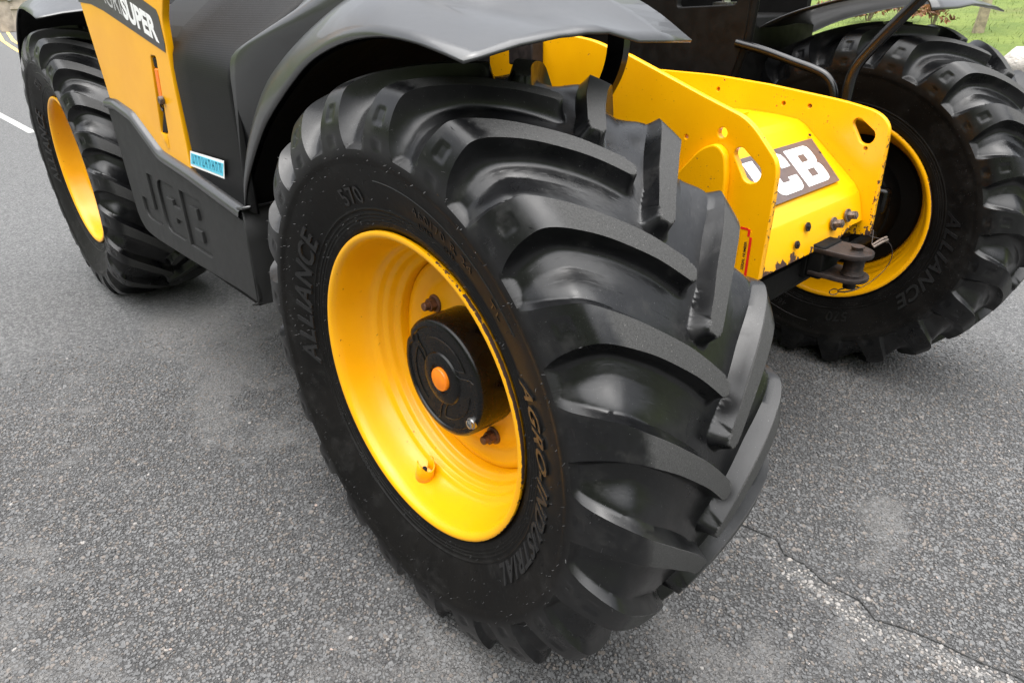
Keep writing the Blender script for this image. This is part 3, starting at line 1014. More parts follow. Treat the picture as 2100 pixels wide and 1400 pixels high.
SW_R = ENV[::-1, 1][:420]; SW_A = ENV[::-1, 0][:420]
def wall_a(r):
    return float(np.interp(r, SW_R, SW_A)) - (.0032 if r < .465 else 0)
def on_sidewall(VF, theta, rb, lift=.0, side=-1, mirror=False):
    """wrap flat lettering round the sidewall, reading clockwise from outside"""
    out = []
    for x, y, z in VF[0]:
        t = R(theta) - x / (rb + .015)
        r = rb + y
        u = wall_a(r) + z + lift
        if side < 0:
            out.append((r * math.cos(t), -u, r * math.sin(t)))
        else:
            out.append((r * math.cos(math.pi - t), u, r * math.sin(math.pi - t)))
    return out, VF[1]
letter_mes = []
def letter_mesh(VF):
    letter_mes.append(np_mesh("tyre_lettering", *VF, M['letter'], True, 30))
for side in (-1, 1):
    for body, sz, th, rb, sx, sh in (("ALLIANCE", .060, 166, .383, 1.22, .28), ("AGRO-INDUSTRIAL", .052, -8, .380, 1.0, .32), ("570", .046, 107, .386, 1.1, .1)):
        t_ = text(body, sz, .0026 if body == '570' else .0056, .0004 if body == '570' else .0012, sh, spacing=1.10)
        t_ = ([(x * sx, y, z) for x, y, z in t_[0]], t_[1])
        letter_mesh(on_sidewall(t_, th, rb, .0006, side))
    for body, sz, th, rb in (("460/70 R 24", .030, 66, .398), ("TL", .030, 44, .398), ("159A8", .014, 74, .376), ("159B", .014, 64, .376), ("STEEL BELTED", .013, 235, .368), ("RADIAL", .013, 212, .368)):
        letter_mesh(on_sidewall(text(body, sz, .0016, -.0002, .0, spacing=1.15), th, rb, .0005, side))
    # thin moulding line above the size marking
    line = []
    for k in range(41):
        t = R(92 - 55 * k / 40)
        rr = .432
        u = wall_a(rr)
        line.append((rr * math.cos(t), -u, rr * math.sin(t)) if side < 0 else (rr * math.cos(math.pi - t), u, rr * math.sin(math.pi - t)))
    letter_mes.append(np_mesh("moulding_line", *tube(line, .0011, 5), M['letter'], True, 30))

# mould nibs: hair-thin rubber spikes all over the flanks
nv, nf = [], []
def nib(p, d, L, w):
    d = Vector(d).normalized(); a_ = d.orthogonal().normalized(); b_ = d.cross(a_)
    k = len(nv)
    p = Vector(p)
    for j in range(3):
        t = 2.094 * j
        nv.append(p + (a_ * math.cos(t) + b_ * math.sin(t)) * w)
    tip = p + d * L
    for j in range(3):
        t = 2.094 * j
        nv.append(tip + (a_ * math.cos(t) + b_ * math.sin(t)) * w * .6)
    nf.extend([(k, k + 1, k + 4, k + 3), (k + 1, k + 2, k + 5, k + 4), (k + 2, k, k + 3, k + 5), (k + 3, k + 4, k + 5)])
r2 = random.Random(5)
for side in (-1, 1):
    for k in range(520):
        t = r2.uniform(0, 6.283); r = r2.choice((r2.uniform(.34, .47), r2.uniform(.34, .37), r2.uniform(.43, .48)))
        u = wall_a(r)
        nib((r * math.cos(t), side * u, r * math.sin(t)), (r2.gauss(0, .4), side, r2.gauss(0, .4)), r2.uniform(.002, .006), .0006)
for k in range(2600):
    ci = r2.randrange(NL * NC); ri = r2.randrange(nr)
    if RS[0, ri] > .590 or RS[0, ri] < .47 or frac[ci, ri] > .5:
        continue
    p = Vt[ci * nr + ri]
    nrm = Vector((math.cos(TH[ci, ri]) * n_r[ri], n_a[ri] * sgn[ri], math.sin(TH[ci, ri]) * n_r[ri]))
    nib(p, nrm + Vector((r2.gauss(0, .5), r2.gauss(0, .3), r2.gauss(0, .5))), r2.uniform(.0025, .007), .0006)
M['nib'] = simple("rubber_nib", (.018, .018, .0185), .45, var=.3, scale=200)
nib_me = np_mesh("mould_nibs", nv, nf, M['nib'], False)

# ------------------------------------------------------------------ rim (u measured outwards from the tyre's middle plane)
rim_prof = [(.176, .3255), (.183, .3305), (.1885, .3302), (.1905, .3265), (.1895, .3205), (.185, .3150), (.177, .3115), (.166, .3090), (.150, .3060), (.130, .3020), (.115, .2970),
            (.106, .2935), (.100, .2905), (.0965, .2865), (.0935, .2795), (.089, .2765), (.079, .2755), (.0755, .2720), (.073, .2660), (.068, .2625), (.058, .2610), (.052, .2560), (.049, .2480), (.044, .2450), (.016, .2440)]
rim_back = [(.010, .2440), (-.010, .2450), (-.016, .2490), (-.020, .2560), (-.026, .2600), (-.060, .2640), (-.068, .2665), (-.074, .2720), (-.082, .2750), (-.100, .2770), (-.108, .2800), (-.114, .2860), (-.122, .2890), (-.145, .2960), (-.165, .3050),
            (-.177, .3115), (-.185, .3150), (-.1895, .3205), (-.1905, .3265), (-.1885, .3302), (-.183, .3305), (-.176, .3255)]
rim_me = np_mesh("rim", *lathe(rim_prof + rim_back, 128), M['yellow_rim'], True, 50)
disc_prof = [(.018, .2452), (.0255, .2420), (.029, .2350), (.0285, .2250), (.020, .2080), (.017, .2000), (.019, .1900), (.022, .1800), (.022, .100), (-.012, .100), (-.012, .180), (-.014, .195), (-.012, .215), (-.006, .2452)]
disc_me = np_mesh("wheel_disc", *lathe(disc_prof, 96), M['yellow_rim'], True, 40)

# hub cover with notch, moulded ribs, orange cap and drain plug
HU = .113
hub_prof = [(.018, .137), (.018, .1335), (.094, .1335), (.104, .1325), (.1095, .1295), (.1125, .1245), (HU, .118), (HU, .1160), (HU - .0035, .1135), (HU - .0035, .060), (HU, .057), (HU + .0015, .052), (HU + .0015, .034), (HU - .002, .032), (HU - .002, .0)]
NHUB = 96
hv, hf = lathe(hub_prof, NHUB)
hv2 = []
for x, y, z in hv:
    r_ = math.hypot(x, z); t = math.degrees(math.atan2(z, x)) % 360
    dn = abs(t - 150)
    if r_ > .110 and dn < 4.5 and -y > .02:
        k = (.1335 - .009 * (1 - (dn / 4.5) ** 2)) / .1335
        x *= k; z *= k
    hv2.append((x, y, z))
hub_me = np_mesh("hub_cover", hv2, hf, M['black'], True, 32)
ribs = []
def rib(pts, rad=.0015):
    ribs.append(tube([(r_ * math.cos(R(t)), -(HU - .003), r_ * math.sin(R(t))) for t, r_ in pts], rad, 6))
def arc_pts(t0, t1, r_, n=14):
    return [(t0 + (t1 - t0) * k / n, r_) for k in range(n + 1)]
for a0 in (20, 140, 262):
    rib([(a0 - 4, .111), (a0, .100), (a0 + 2, .070), (a0 + 8, .058)])
    rib(arc_pts(a0 + 10, a0 + 92, .092))
    rib([(a0 + 10, .092), (a0 + 14, .072), (a0 + 22, .060)])
rib(arc_pts(0, 360, .043, 60), .0020)
rib_me = np_mesh("hub_rib", *merge(ribs), M['black'], True, 40)
cap_me = np_mesh("hub_cap", *lathe([(HU - .004, .0265), (HU + .004, .0262), (HU + .0062, .0245), (HU + .0062, .0200), (HU + .0072, .0185), (HU + .0075, .0)], 40), M['orange'], True, 40)
plug_me = np_mesh("drain_plug", *lathe([(HU - .004, .0125), (HU + .003, .0125), (HU + .003, .0100), (HU + .0085, .0095), (HU + .0095, .0075), (HU + .0095, .0050), (HU + .0035, .0045), (HU + .0035, 0)], 24), M['steel'], True, 30)

def hexbolt(mat_name):
    parts = []
    hexv = [(.015 * math.cos(R(60 * k)), .015 * math.sin(R(60 * k))) for k in range(6)]
    Vh = [(x, -.004, z) for x, z in hexv] + [(x, -.020, z) for x, z in hexv]
    Fh = [(k, (k + 1) % 6, 6 + (k + 1) % 6, 6 + k) for k in range(6)] + [tuple(range(6, 12))]
    parts.append((Vh, Fh))
    parts.append(lathe([(0, .021), (.004, .0205), (.006, .017), (.006, 0)], 20))
    parts.append(lathe([(.018, .0098), (.032, .0098), (.034, .0085), (.034, 0)], 16))
    return np_mesh("wheel_bolt", *merge(parts), M[mat_name], True, 30)
bolt_me = hexbolt('bolt_brown')

# valve guard: a bent strip standing on the rim barrel, with the valve inside
gv, gf = [], []
for k in range(15):
    t = R(-40 + 255 * k / 14)
    h = .050 if k > 1 else .050
    top = .050 - .018 * max(0, math.sin(R(-40 + 255 * k / 14) - .2)) * (1 if 3 < k < 12 else .3)
    for z in (-.012, top):
        gv.append((.0215 * math.cos(t), .0215 * math.sin(t), z))
gf = grid_faces(15, 2)
guard_me = np_mesh("valve_guard", gv, gf, M['yellow'], True, 40)
valve_me = np_mesh("valve", *merge([tube([(0, 0, -.01), (.001, 0, .012), (.004, .002, .026)], [.0075, .0065, .0055], 10), tube([(.004, .002, .026), (.006, .004, .034)], [.0065, .0060], 10)]), M['black_satin'], True, 40)

def wheel(x, yc, spin, outer):
    """outer = -1: outside faces -y (right-hand wheels); +1: left-hand wheel"""
    w = empty("wheel", (x, yc, .60), machine)
    sh_ = 0.0
    w.rotation_euler = (0, 0, 0)
    for nm, me_ in [("tyre", tyre_me), ("mould_nibs", nib_me)] + [(q_.name.split(".")[0], q_) for q_ in letter_mes]:
        o = link(nm, me_, w)
        o.rotation_euler = (0, R(spin), 0)
        if nm == "mould_nibs":
            o["kind"] = 'stuff'
    flip = (0, 0, 0) if outer < 0 else (0, 0, math.pi)
    for nm, me_ in (("rim", rim_me), ("wheel_disc", disc_me), ("hub_cover", hub_me), ("hub_rib", rib_me), ("hub_cap", cap_me)):
        o = link(nm, me_, w, (0, sh_, 0)); o.rotation_euler = flip
    t = R(-32)
    p = (.117 * math.cos(t), sh_, .117 * math.sin(t))
    o = link("drain_plug", plug_me, w, p if outer < 0 else (-p[0], sh_, p[2])); o.rotation_euler = flip
    for ang in (141, 215, 291, 5, 68):
        p = Vector((.166 * math.cos(R(ang)), -.022, .166 * math.sin(R(ang))))
        if outer > 0:
            p = Vector((-p.x, .022, p.z))
        o = link("wheel_bolt", bolt_me, w, p); o.rotation_euler = flip
    return w
w1 = wheel(0.0, -.92, 0.0, -1)
w1["label"] = "front wheel nearest the camera with orange hub cap"
# valve on the near front wheel
tv = R(-105)
vd = Vector((-math.cos(tv), 0, -math.sin(tv)))
base = Vector((.302 * math.cos(tv), -.124, .302 * math.sin(tv)))
ex = Vector((0, -1, 0)); ez = vd; ey = ez.cross(ex)
mm = Matrix.Identity(4)
for i in range(3):
    mm[i][0], mm[i][1], mm[i][2] = ex[i], ey[i], ez[i]
mm.translation = base
for nm, me_ in (("valve_guard", guard_me), ("valve", valve_me)):
    o = link(nm, me_, w1); o.matrix_local = mm
    if nm == "valve_guard":
        md = o.modifiers.new("solid", 'SOLIDIFY'); md.thickness = .003
w2 = wheel(-2.70, -.92, -5.0, -1)
w2["label"] = "rear wheel behind the side skirt"
w3 = wheel(0.0, .92, 181.0, 1)
w3["label"] = "far front wheel showing the inside of its rim"

# ------------------------------------------------------------------ chassis nose: two side plates and the folded box between them
def slot(c0, r0, c1, r1):
    a_ = math.degrees(math.atan2(c1[1] - c0[1], c1[0] - c0[0]))
    return arc2(*c0, r0, a_ + 90, a_ + 270, 10) + arc2(*c1, r1, a_ - 90, a_ + 90, 12)
near_out = [(.293, .700), (.297, .86), (.296, .952), (.290, .980), (.268, 1.004), (.228, 1.044), (.196, 1.065), (.089, 1.099), (-.038, 1.142), (-.139, 1.176), (-.203, 1.190), (-.262, 1.206), (-.34, 1.214), (-.95, 1.214), (-.95, .62), (-.30, .62), (-.05, .655), (.16, .690)]
near_plate = plate_xz("side_plate", [rounded(near_out, [.004, 0, .02, .02, .02, .02, .03, 0, 0, 0, 0, .03, .03, 0, 0, .05, .05, .02], 4), slot((.202, .983), .0155, (.235, .947), .0245), arc2(.150, 1.024, .0125, 0, 345, 14), arc2(.054, 1.003, .0055, 0, 330, 10)], -.306, .020, M['yellow_plate'], machine, .002)
far_out = [(.306, .676), (.300, .86), (.297, .950), (.294, .978), (.276, 1.001), (.246, 1.017), (.16, 1.034), (-.076, 1.060), (-.265, 1.074), (-.476, 1.076), (-.95, 1.076), (-.95, .62), (-.30, .62), (.16, .66)]
plate_xz("side_plate", [rounded(far_out, [.004, 0, .02, .02, .02, .02, .05, 0, .05, 0, 0, .03, .05, .02], 4), slot((.210, .979), .0150, (.239, .949), .0235), arc2(.244, .915, .0055, 0, 330, 10), arc2(-.245, 1.033, .0065, 0, 330, 10), arc2(-.018, 1.011, .0065, 0, 330, 10), arc2(.063, 1.011, .0065, 0, 330, 10)], .290, .020, M['yellow_plate'], machine, .002)
# welded pad on the near plate
pad = rounded([(.02, .66), (.02, .885), (.057, .925), (.112, .988), (.150, 1.004), (.176, .985), (.186, .93), (.186, .66)], [.01, .03, .01, .03, .03, .03, .02, .01], 6)
plate_xz("stiffener_pad", [pad], -.3305, .0240, M['yellow_plate'], machine, .004)
# folded front cover
prof = [(-.62, .975), (-.307, .979), (-.121, .983), (-.03, .980), (.035, .973), (.062, .960), (.085, .941), (.215, .836), (.240, .814), (.254, .795), (.264, .770), (.274, .735), (.283, .694)]
pr_s = []
for i in range(len(prof)):
    pr_s.append(prof[i])
yrows = np.linspace(-.285, .289, 9)
nose_curves = []
for yv in yrows:
    cvx = []
    for i, (x, z) in enumerate(pr_s):
        if i == len(pr_s) - 1:
            # lower edge: jagged and cut away on the left half
            cut = 0.022 if yv > .17 else 0
            z = z + cut
            x = x - cut * .15
        cvx.append((x, yv, z))
    nose_curves.append(cvx)
# corner fillet against the far plate: the cover rolls down just before it
nose = add("front_cover", *loft(nose_curves), M['yellow_nose'], machine, sharp=28, solid=.006, offset=1)
md = nose.modifiers.new("bev", 'BEVEL'); md.width = .012; md.segments = 3; md.limit_method = 'ANGLE'; md.angle_limit = R(9)
add("top_bracket", *box(-.215, -.07, .06, .19, .984, .994), M['yellow'], machine, smooth=False, bevel=.002)
add("under_tray", *box(-.9, .255, -.28, .285, .60, .66), M['liner'], machine, smooth=False)
# cross gusset seen under the cover edge
# name plate on the slope
sa, sb = Vector((.085, 0, .941)), Vector((.215, 0, .836))
ev = (sa - sb).normalized(); en = Vector((-(sb - sa).z, 0, (sb - sa).x)).normalized()
if en.z < 0: en = -en
eh = Vector((0, 1, 0))
L = (sa - sb).length
def on_slope(VF, y0, v0, lift):
    return place(VF, sb + eh * y0 + ev * v0 + en * lift, eh, ev, en)
shr = 0.0
pl = poly([rounded([(-.205, -.008), (.205, -.008), (.238, L - .024), (-.205, L - .024)], .004, 3)], .0016, .0003)
badge = add("name_plate", *on_slope(pl, 0, 0, .0088), M['plate_dark'], machine, sharp=30)
LET = {
 'J': [[(0, .42), (0, .16), (.05, .06), (.17, 0), (.80, 0), (.93, .06), (1, .18), (1, 1), (.64, 1), (.64, .28), (.36, .28), (.36, .42)]],
 'C': [[(0, .18), (.06, .06), (.19, 0), (.83, 0), (.95, .06), (1, .18), (1, .38), (.66, .38), (.66, .28), (.36, .28), (.36, .72), (.66, .72), (.66, .62), (1, .62), (1, .82), (.95, .94), (.83, 1), (.19, 1), (.06, .94), (0, .82)]],
 'B': [[(0, 0), (.84, 0), (.95, .05), (1, .16), (1, .38), (.96, .46), (.88, .505), (.95, .55), (.985, .64), (.985, .84), (.94, .95), (.83, 1), (0, 1)], [(.36, .20), (.36, .405), (.66, .405), (.66, .20)], [(.36, .60), (.36, .80), (.65, .80), (.65, .60)]],
}
def letter_poly(ch, x0, y0, w, h, sh=0.0):
    return [[(x0 + px * w + sh * py * h, y0 + py * h) for px, py in lp] for lp in LET[ch]]
lw, lh = .129, L - .046
for i, ch in enumerate("JCB"):
    lp = letter_poly(ch, -.246 + i * .145, .006, lw, lh, .10)
    add("plate_letter", *on_slope(poly(lp, .0008, 0), 0, 0, .0102), M['white'], badge, smooth=False)
add("plate_rivet", *on_slope(poly([arc2(.222, L - .075, .0045, 0, 340, 12)], .004, .001), 0, 0, .0088), M['rusty'], machine)
add("plate_rivet", *on_slope(poly([arc2(.246, L - .012, .0045, 0, 340, 12)], .004, .001), 0, 0, .0082), M['rusty'], machine)
# socket-head bolts on the front face
def front_bolt(y, z, mat, r_=.0125, L_=.024):
    x = float(np.interp(-z, [-p[1] for p in prof[6:]], [p[0] for p in prof[6:]])) + .006
    n_ = Vector((1, 0, .25)).normalized()
    VF = merge([tube([(0, 0, 0), (.004, 0, 0)], r_ * 1.5, 16), tube([(.003, 0, 0), (L_, 0, 0)], r_, 6), tube([(L_ - .004, 0, 0), (L_ + .003, 0, 0)], r_ * .62, 10)])
    q = n_.to_track_quat('X', 'Z')
    Vq = [tuple(q @ Vector(v_) + Vector((x, y, z))) for v_ in VF[0]]
    return add("front_bolt", Vq, VF[1], M[mat], machine, sharp=30)
front_bolt(.099, .747, 'bolt'); front_bolt(.185, .752, 'bolt')
front_bolt(-.043, .769, 'rusty', .008, .005); front_bolt(-.106, .738, 'rusty', .007, .005)
# serial number sticker on the near plate
st = add("serial_sticker", *place(poly([[(.232, .690), (.260, .690), (.260, .812), (.252, .818), (.232, .818)]], .0006), (0, -.3066, 0), *XZ), M['yellow'], machine, smooth=False)
add("red_border", *place(merge([poly([[(.2500, .690), (.2565, .690), (.2565, .800), (.2500, .800)]], .0004), poly([[(.2435, .800), (.2500, .800), (.2500, .818), (.2435, .818)]], .0004), poly([[(.224, .8145), (.2435, .8145), (.2435, .820), (.224, .820)]], .0004)]), (.006, -.3072, 0), *XZ), M['red'], st, smooth=False)
tx_ = text("SERIAL NUMBER", .0098, .0003, .0002)
add("sticker_text", *place(tx_, (.2515, -.3071, .752), (0, 0, 1), (-1, 0, 0), (0, -1, 0)), M['ink'], st, smooth=False)

# ------------------------------------------------------------------ tow hitch: clevis with pin, hairpin and cable
hx, hy = .352, .045
def hplate(z0, z1):
    pts = [(-.075, -.052), (.006, -.052)] + arc2(.010, 0, .052, -72, 72, 12) + [(.006, .052), (-.075, .052)]
    V_, F_ = poly([pts], z1 - z0, .003)
    return [(hx + x, hy + y, (z0 + z1) / 2 + z) for x, y, z in V_], F_
add("hitch_jaw", *hplate(.694, .708), M['rusty'], machine, sharp=30)
add("hitch_jaw", *hplate(.630, .643), M['rusty'], machine, sharp=30)
add("hitch_back", *box(hx - .085, hx - .040, hy - .05, hy + .05, .622, .714), M['liner'], machine, bevel=.006)  # black colour stands in for the shadow behind the jaws
add("hitch_arm", *box(.10, hx - .08, hy - .05, hy + .05, .615, .69), M['liner'], machine, bevel=.006)
pinV = lathe([(-.125, 0), (-.125, .016), (-.090, .016), (-.045, .029), (-.030, .025), (.030, .025), (.045, .029), (.085, .014), (.100, .014), (.102, .017), (.106, .017), (.108, 0)], 20)
pin = add("hitch_pin", [(hx + .020 + x, hy + z, .668 - y * .5) for x, y, z in [(a_, b_, c_) for a_, b_, c_ in pinV[0]]], pinV[1], M['rusty'], machine)
# pin head handle, lynch clip, cable
add("pin_clip", *merge([tube([(hx + .05, hy + .01, .728), (hx + .062, hy + .03, .742), (hx + .064, hy + .055, .742), (hx + .058, hy + .07, .730)], .0035, 8), tube([(hx + .056, hy + .005, .726), (hx + .068, hy + .025, .738), (hx + .070, hy + .05, .738), (hx + .064, hy + .065, .727)], .0030, 8)]), M['bolt'], pin)
add("pin_cable", *tube([tuple(p) for p in resample([(hx + .045, hy + .02, .728), (hx + .03, hy + .05, .755), (hx + .02, hy + .06, .735), (hx + .06, hy + .085, .722), (hx + .075, hy + .095, .69), (hx + .070, hy + .09, .65), (hx + .05, hy + .06, .612), (hx + .03, hy + .02, .595), (hx + .015, hy - .01, .592)], 40)], .0011, 6), M['rusty'], pin)
ringp = [(hx + .02 + .024 * math.cos(t), hy + .024 * math.sin(t), .600 + .010 * math.cos(t * 1.0)) for t in np.linspace(0, 6.283, 25)]
add("pin_ring", *tube(ringp, .0020, 6), M['bolt'], pin)
add("pin_ring", *tube([(hx - .008 + .010 * math.cos(t), hy - .02 + .012 * math.sin(t), .590 + .004 * math.sin(t)) for t in np.linspace(0, 6.283, 19)], .0016, 6), M['bolt'], pin)

# ------------------------------------------------------------------ axle and chassis under the body
axp = [(-.74, .115), (-.70, .120), (-.60, .105), (-.46, .085), (-.26, .10), (-.14, .15), (0, .17), (.14, .15), (.26, .10), (.46, .085), (.60, .105), (.70, .120), (.74, .115)]
for xx in (0.0, -2.70):
    Va, Fa = lathe(axp, 32)
    add("axle", [(x + xx, y, z + .60) for x, y, z in Va], Fa, M['black_satin'], machine)
    for s in (-1, 1):
        hubp = [(0, 0), (0, .15), (.03, .165), (.10, .165), (.13, .150), (.19, .135)]
        Vh, Fh = lathe(hubp, 40)
        add("hub_carrier", [(x + xx, s * (.72) + y * (s * -1), z + .60) for x, y, z in Vh], Fh, M['black_satin'], machine)
add("chassis_rail", *box(-3.3, -.2, -.285, -.20, .50, .95), M['liner'], machine, smooth=False)
add("chassis_rail", *box(-3.3, -.2, .20, .285, .50, .95), M['liner'], machine, smooth=False)
add("belly_plate", *box(-2.6, -.3, -.60, .60, .47, .52), M['liner'], machine, smooth=False)
add("brake_caliper", *box(.10, .175, .750, .80, .61, .70), M['black'], machine, bevel=.014)
for xx, s in ((0.0, -1), (0.0, 1), (-2.70, -1)):
    Vh, Fh = lathe([(-.035, .0), (-.035, .205), (-.030, .236), (-.022, .243), (-.016, .243), (-.016, 0)], 48)
    Vd, Fd = lathe([(-.125, 0), (-.125, .150), (-.110, .172), (-.05, .180), (-.034, .180)], 48)
    Vm, Fm = merge([(Vh, Fh), (Vd, Fd)])
    add("brake_housing", [(x + xx, s * .92 + (y if s < 0 else -y), z + .60) for x, y, z in Vm], Fm, M['liner'], machine)
add("steering_rod", *tube([(.17, -.70, .55), (.19, 0, .55), (.17, .70, .55)], .018, 10), M['black_satin'], machine)

# ------------------------------------------------------------------ mudguards
LIP = [(-.821, -1.060, .805), (-.768, -1.065, .876), (-.687, -1.070, .9525), (-.588, -1.075, 1.035), (-.503, -1.080, 1.089), (-.364, -1.090, 1.1615), (-.249, -1.100, 1.210), (-.097, -1.120, 1.246), (.036, -1.135, 1.262), (.141, -1.145, 1.260), (.216, -1.150, 1.250), (.268, -1.150, 1.239)]
CRE = [(-.812, -1.054, .815), (-.785, -1.057, .895), (-.722, -1.060, .986), (-.645, -1.060, 1.070), (-.566, -1.055, 1.141), (-.479, -1.050, 1.194), (-.381, -1.045, 1.241), (-.223, -1.040, 1.300), (-.110, -1.030, 1.322), (.000, -1.005, 1.312), (.130, -.970, 1.287), (.268, -.935, 1.262)]
TOP = [(-.80, -.86, .83), (-.78, -.86, .95), (-.73, -.86, 1.08), (-.66, -.86, 1.18), (-.58, -.86, 1.25), (-.49, -.86, 1.305), (-.39, -.86, 1.345), (-.24, -.86, 1.375), (-.11, -.85, 1.370), (.010, -.83, 1.345), (.145, -.80, 1.298), (.272, -.79, 1.246)]
INN = [(-.80, -.64, .83), (-.78, -.64, .95), (-.73, -.64, 1.08), (-.66, -.64, 1.18), (-.58, -.64, 1.25), (-.49, -.64, 1.305), (-.39, -.64, 1.345), (-.24, -.64, 1.372), (-.11, -.64, 1.368), (.02, -.64, 1.345), (.170, -.64, 1.292), (.269, -.64, 1.2385)]
def mudguard(curves, mir, liner=True, name="mudguard"):
    n = 44
    L_, C_, T_, I_ = (resample(c, n) for c in curves)
    def xf(P):
        Q = np.array(P).copy()
        if mir: Q[:, 1] *= -1
        return Q
    mid1 = L_ * .5 + C_ * .5 + np.array([0, -.006, .004])
    crv = [L_, L_ * .8 + C_ * .2 + np.array([0, -.004, .001]), mid1, C_ * .85 + L_ * .15 + np.array([0, -.003, .003]), C_, C_ * .85 + T_ * .15 + np.array([0, 0, .004]), C_ * .5 + T_ * .5 + np.array([0, 0, .008]), T_, T_ * .5 + I_ * .5, I_]
    V_, F_ = loft([xf(c) for c in crv])
    o = add(name, V_, F_, M['fender'], machine, sharp=40, solid=.005, offset=0)
    if liner:
        cx = liner if isinstance(liner, float) else 0.0
        def scale_r(P, k, y):
            Q = P.copy(); Q[:, [0, 2]] = (Q[:, [0, 2]] - [cx, .6]) * k + [cx, .6]
            if y is not None: Q[:, 1] = y
            return Q
        lin = [L_ + np.array([0, .012, -.004]), scale_r(L_ * .5 + C_ * .5, .99, -1.0), scale_r(C_, .985, -.86), scale_r(T_, .955, -.64), scale_r(T_, .94, -.50)]
        V_, F_ = loft([xf(c)[: 38] for c in lin])
        add(name + "_liner", V_, F_, M['liner'], o, sharp=60)
    return o
# far guard: its inner edge stands a hand above the far tyre
IN_F = [(-.62, -.64, .95), (-.54, -.64, 1.04), (-.45, -.64, 1.112), (-.376, -.64, 1.166), (-.307, -.64, 1.207), (-.224, -.64, 1.241), (-.129, -.64, 1.268), (-.04, -.64, 1.287), (.05, -.64, 1.297), (.13, -.64, 1.297), (.190, -.64, 1.284), (.212, -.64, 1.254)]
LI_F = [(x * .97, y, z) for x, y, z in LIP]
TO_F = [(a_[0] * .6 + b_[0] * .4, -.80, a_[2] * .65 + b_[2] * .35 + .008) for a_, b_ in zip(IN_F, LI_F)]
CR_F = [(a_[0] * .25 + b_[0] * .75, -1.02, a_[2] * .3 + b_[2] * .7 + .012) for a_, b_ in zip(IN_F, LI_F)]
# rear guard, wrapping further down behind its wheel
def ra(a_, r_, y): return (-2.70 + r_ * math.cos(R(a_)), y, .60 + r_ * math.sin(R(a_)))
LI_R = [ra(162, .72, -1.10), ra(152, .72, -1.10), ra(142, .72, -1.10), ra(132, .72, -1.10), ra(122, .72, -1.10), ra(112, .715, -1.10), ra(104, .70, -1.105), (-2.72, -1.115, 1.278), (-2.62, -1.125, 1.272), (-2.52, -1.135, 1.268), (-2.42, -1.145, 1.262), (-2.33, -1.150, 1.250)]
CR_R = [ra(162, .735, -1.08), ra(152, .735, -1.08), ra(142, .735, -1.08), ra(132, .735, -1.08), ra(122, .735, -1.07), ra(112, .735, -1.06), ra(104, .735, -1.05), (-2.72, -1.04, 1.325), (-2.62, -1.03, 1.325), (-2.52, -1.01, 1.315), (-2.42, -.98, 1.295), (-2.33, -.95, 1.272)]
TO_R = [ra(162, .74, -.86), ra(152, .74, -.86), ra(142, .74, -.86), ra(132, .74, -.86), ra(122, .74, -.86), ra(112, .745, -.86), ra(104, .75, -.86), (-2.72, -.86, 1.355), (-2.62, -.86, 1.355), (-2.52, -.85, 1.335), (-2.42, -.82, 1.305), (-2.33, -.80, 1.268)]
IN_R = [(x, -.64, z) for x, y, z in TO_R]
mg1 = mudguard((LIP, CRE, TOP, INN), False, True)
mg2 = mudguard((LI_F, CR_F, TO_F, IN_F), True, False)
mg3 = mudguard((LI_R, CR_R, TO_R, IN_R), False, -2.70)
# stays that carry the near mudguard
def flat_bar(path, w, t, wdir):
    P = [Vector(p) for p in path]
    V_, F_ = [], []
    wd = Vector(wdir).normalized()
    for i, p in enumerate(P):
        tn = (P[min(i + 1, len(P) - 1)] - P[max(i - 1, 0)]).normalized()
        nn = tn.cross(wd).normalized()
        for su, sv in ((-1, -1), (1, -1), (1, 1), (-1, 1)):
            V_.append(p + wd * (w / 2 * su) + nn * (t / 2 * sv))
    for i in range(len(P) - 1):
        for k in range(4):
            F_.append((4 * i + k, 4 * i + (k + 1) % 4, 4 * i + 4 + (k + 1) % 4, 4 * i + 4 + k))
    F_ += [(3, 2, 1, 0), tuple(range(4 * len(P) - 4, 4 * len(P)))]
    return V_, F_
add("mudguard_stay", *flat_bar([tuple(p) for p in resample([(-.010, -.50, 1.27), (-.011, -.50, 1.20), (-.026, -.50, 1.15), (-.056, -.50, 1.10), (-.095, -.49, 1.045), (-.12, -.45, .96), (-.15, -.35, .90)], 24)], .046, .020, (1, 0, 0)), M['tube'], machine, sharp=40)
add("mudguard_bracket", *box(-.53, -.435, -.352, -.3065, 1.135, 1.205), M['rusty'], machine, bevel=.004)
add("arch_inner_wall", *box(-1.02, -.555, -.42, -.40, .55, 1.34), M['liner'], machine, smooth=False)
add("hydraulic_hose", *tube([tuple(p) for p in resample([(-.46, -.62, 1.20), (-.44, -.60, 1.12), (-.43, -.56, 1.02), (-.5, -.5, .9)], 16)], .013, 8), M['liner'], machine)

# ------------------------------------------------------------------ engine cover (right-hand side)
YP = -1.062
# black grained front panel: side, rolled shoulder and sloping top
def sec(x, dz, yin):
    base = [(YP, .800), (YP, .90), (YP, 1.00), (YP, 1.09), (YP + .001, 1.135), (YP + .006, 1.168), (YP + .020, 1.200), (YP + .045, 1.228), (YP + .09, 1.262), (YP + .18, 1.325), (YP + .32, 1.42), (YP + .52, 1.53)]
    return [(x, y + yin, z + dz * max(0, (z - 1.0) / .25) if z > 1.0 else z) for y, z in base]
xs = [(-1.60, .014, .06), (-1.19, .013, .04), (-1.175, .012, .012), (-1.158, .012, 0), (-1.05, .006, 0), (-.95, -.004, 0), (-.86, -.016, 0), (-.79, -.028, .0), (-.752, -.036, .002)]
add("engine_cover_front", *loft([sec(*a_) for a_ in xs]), M['grain'], machine, sharp=60, solid=.006, offset=-1)
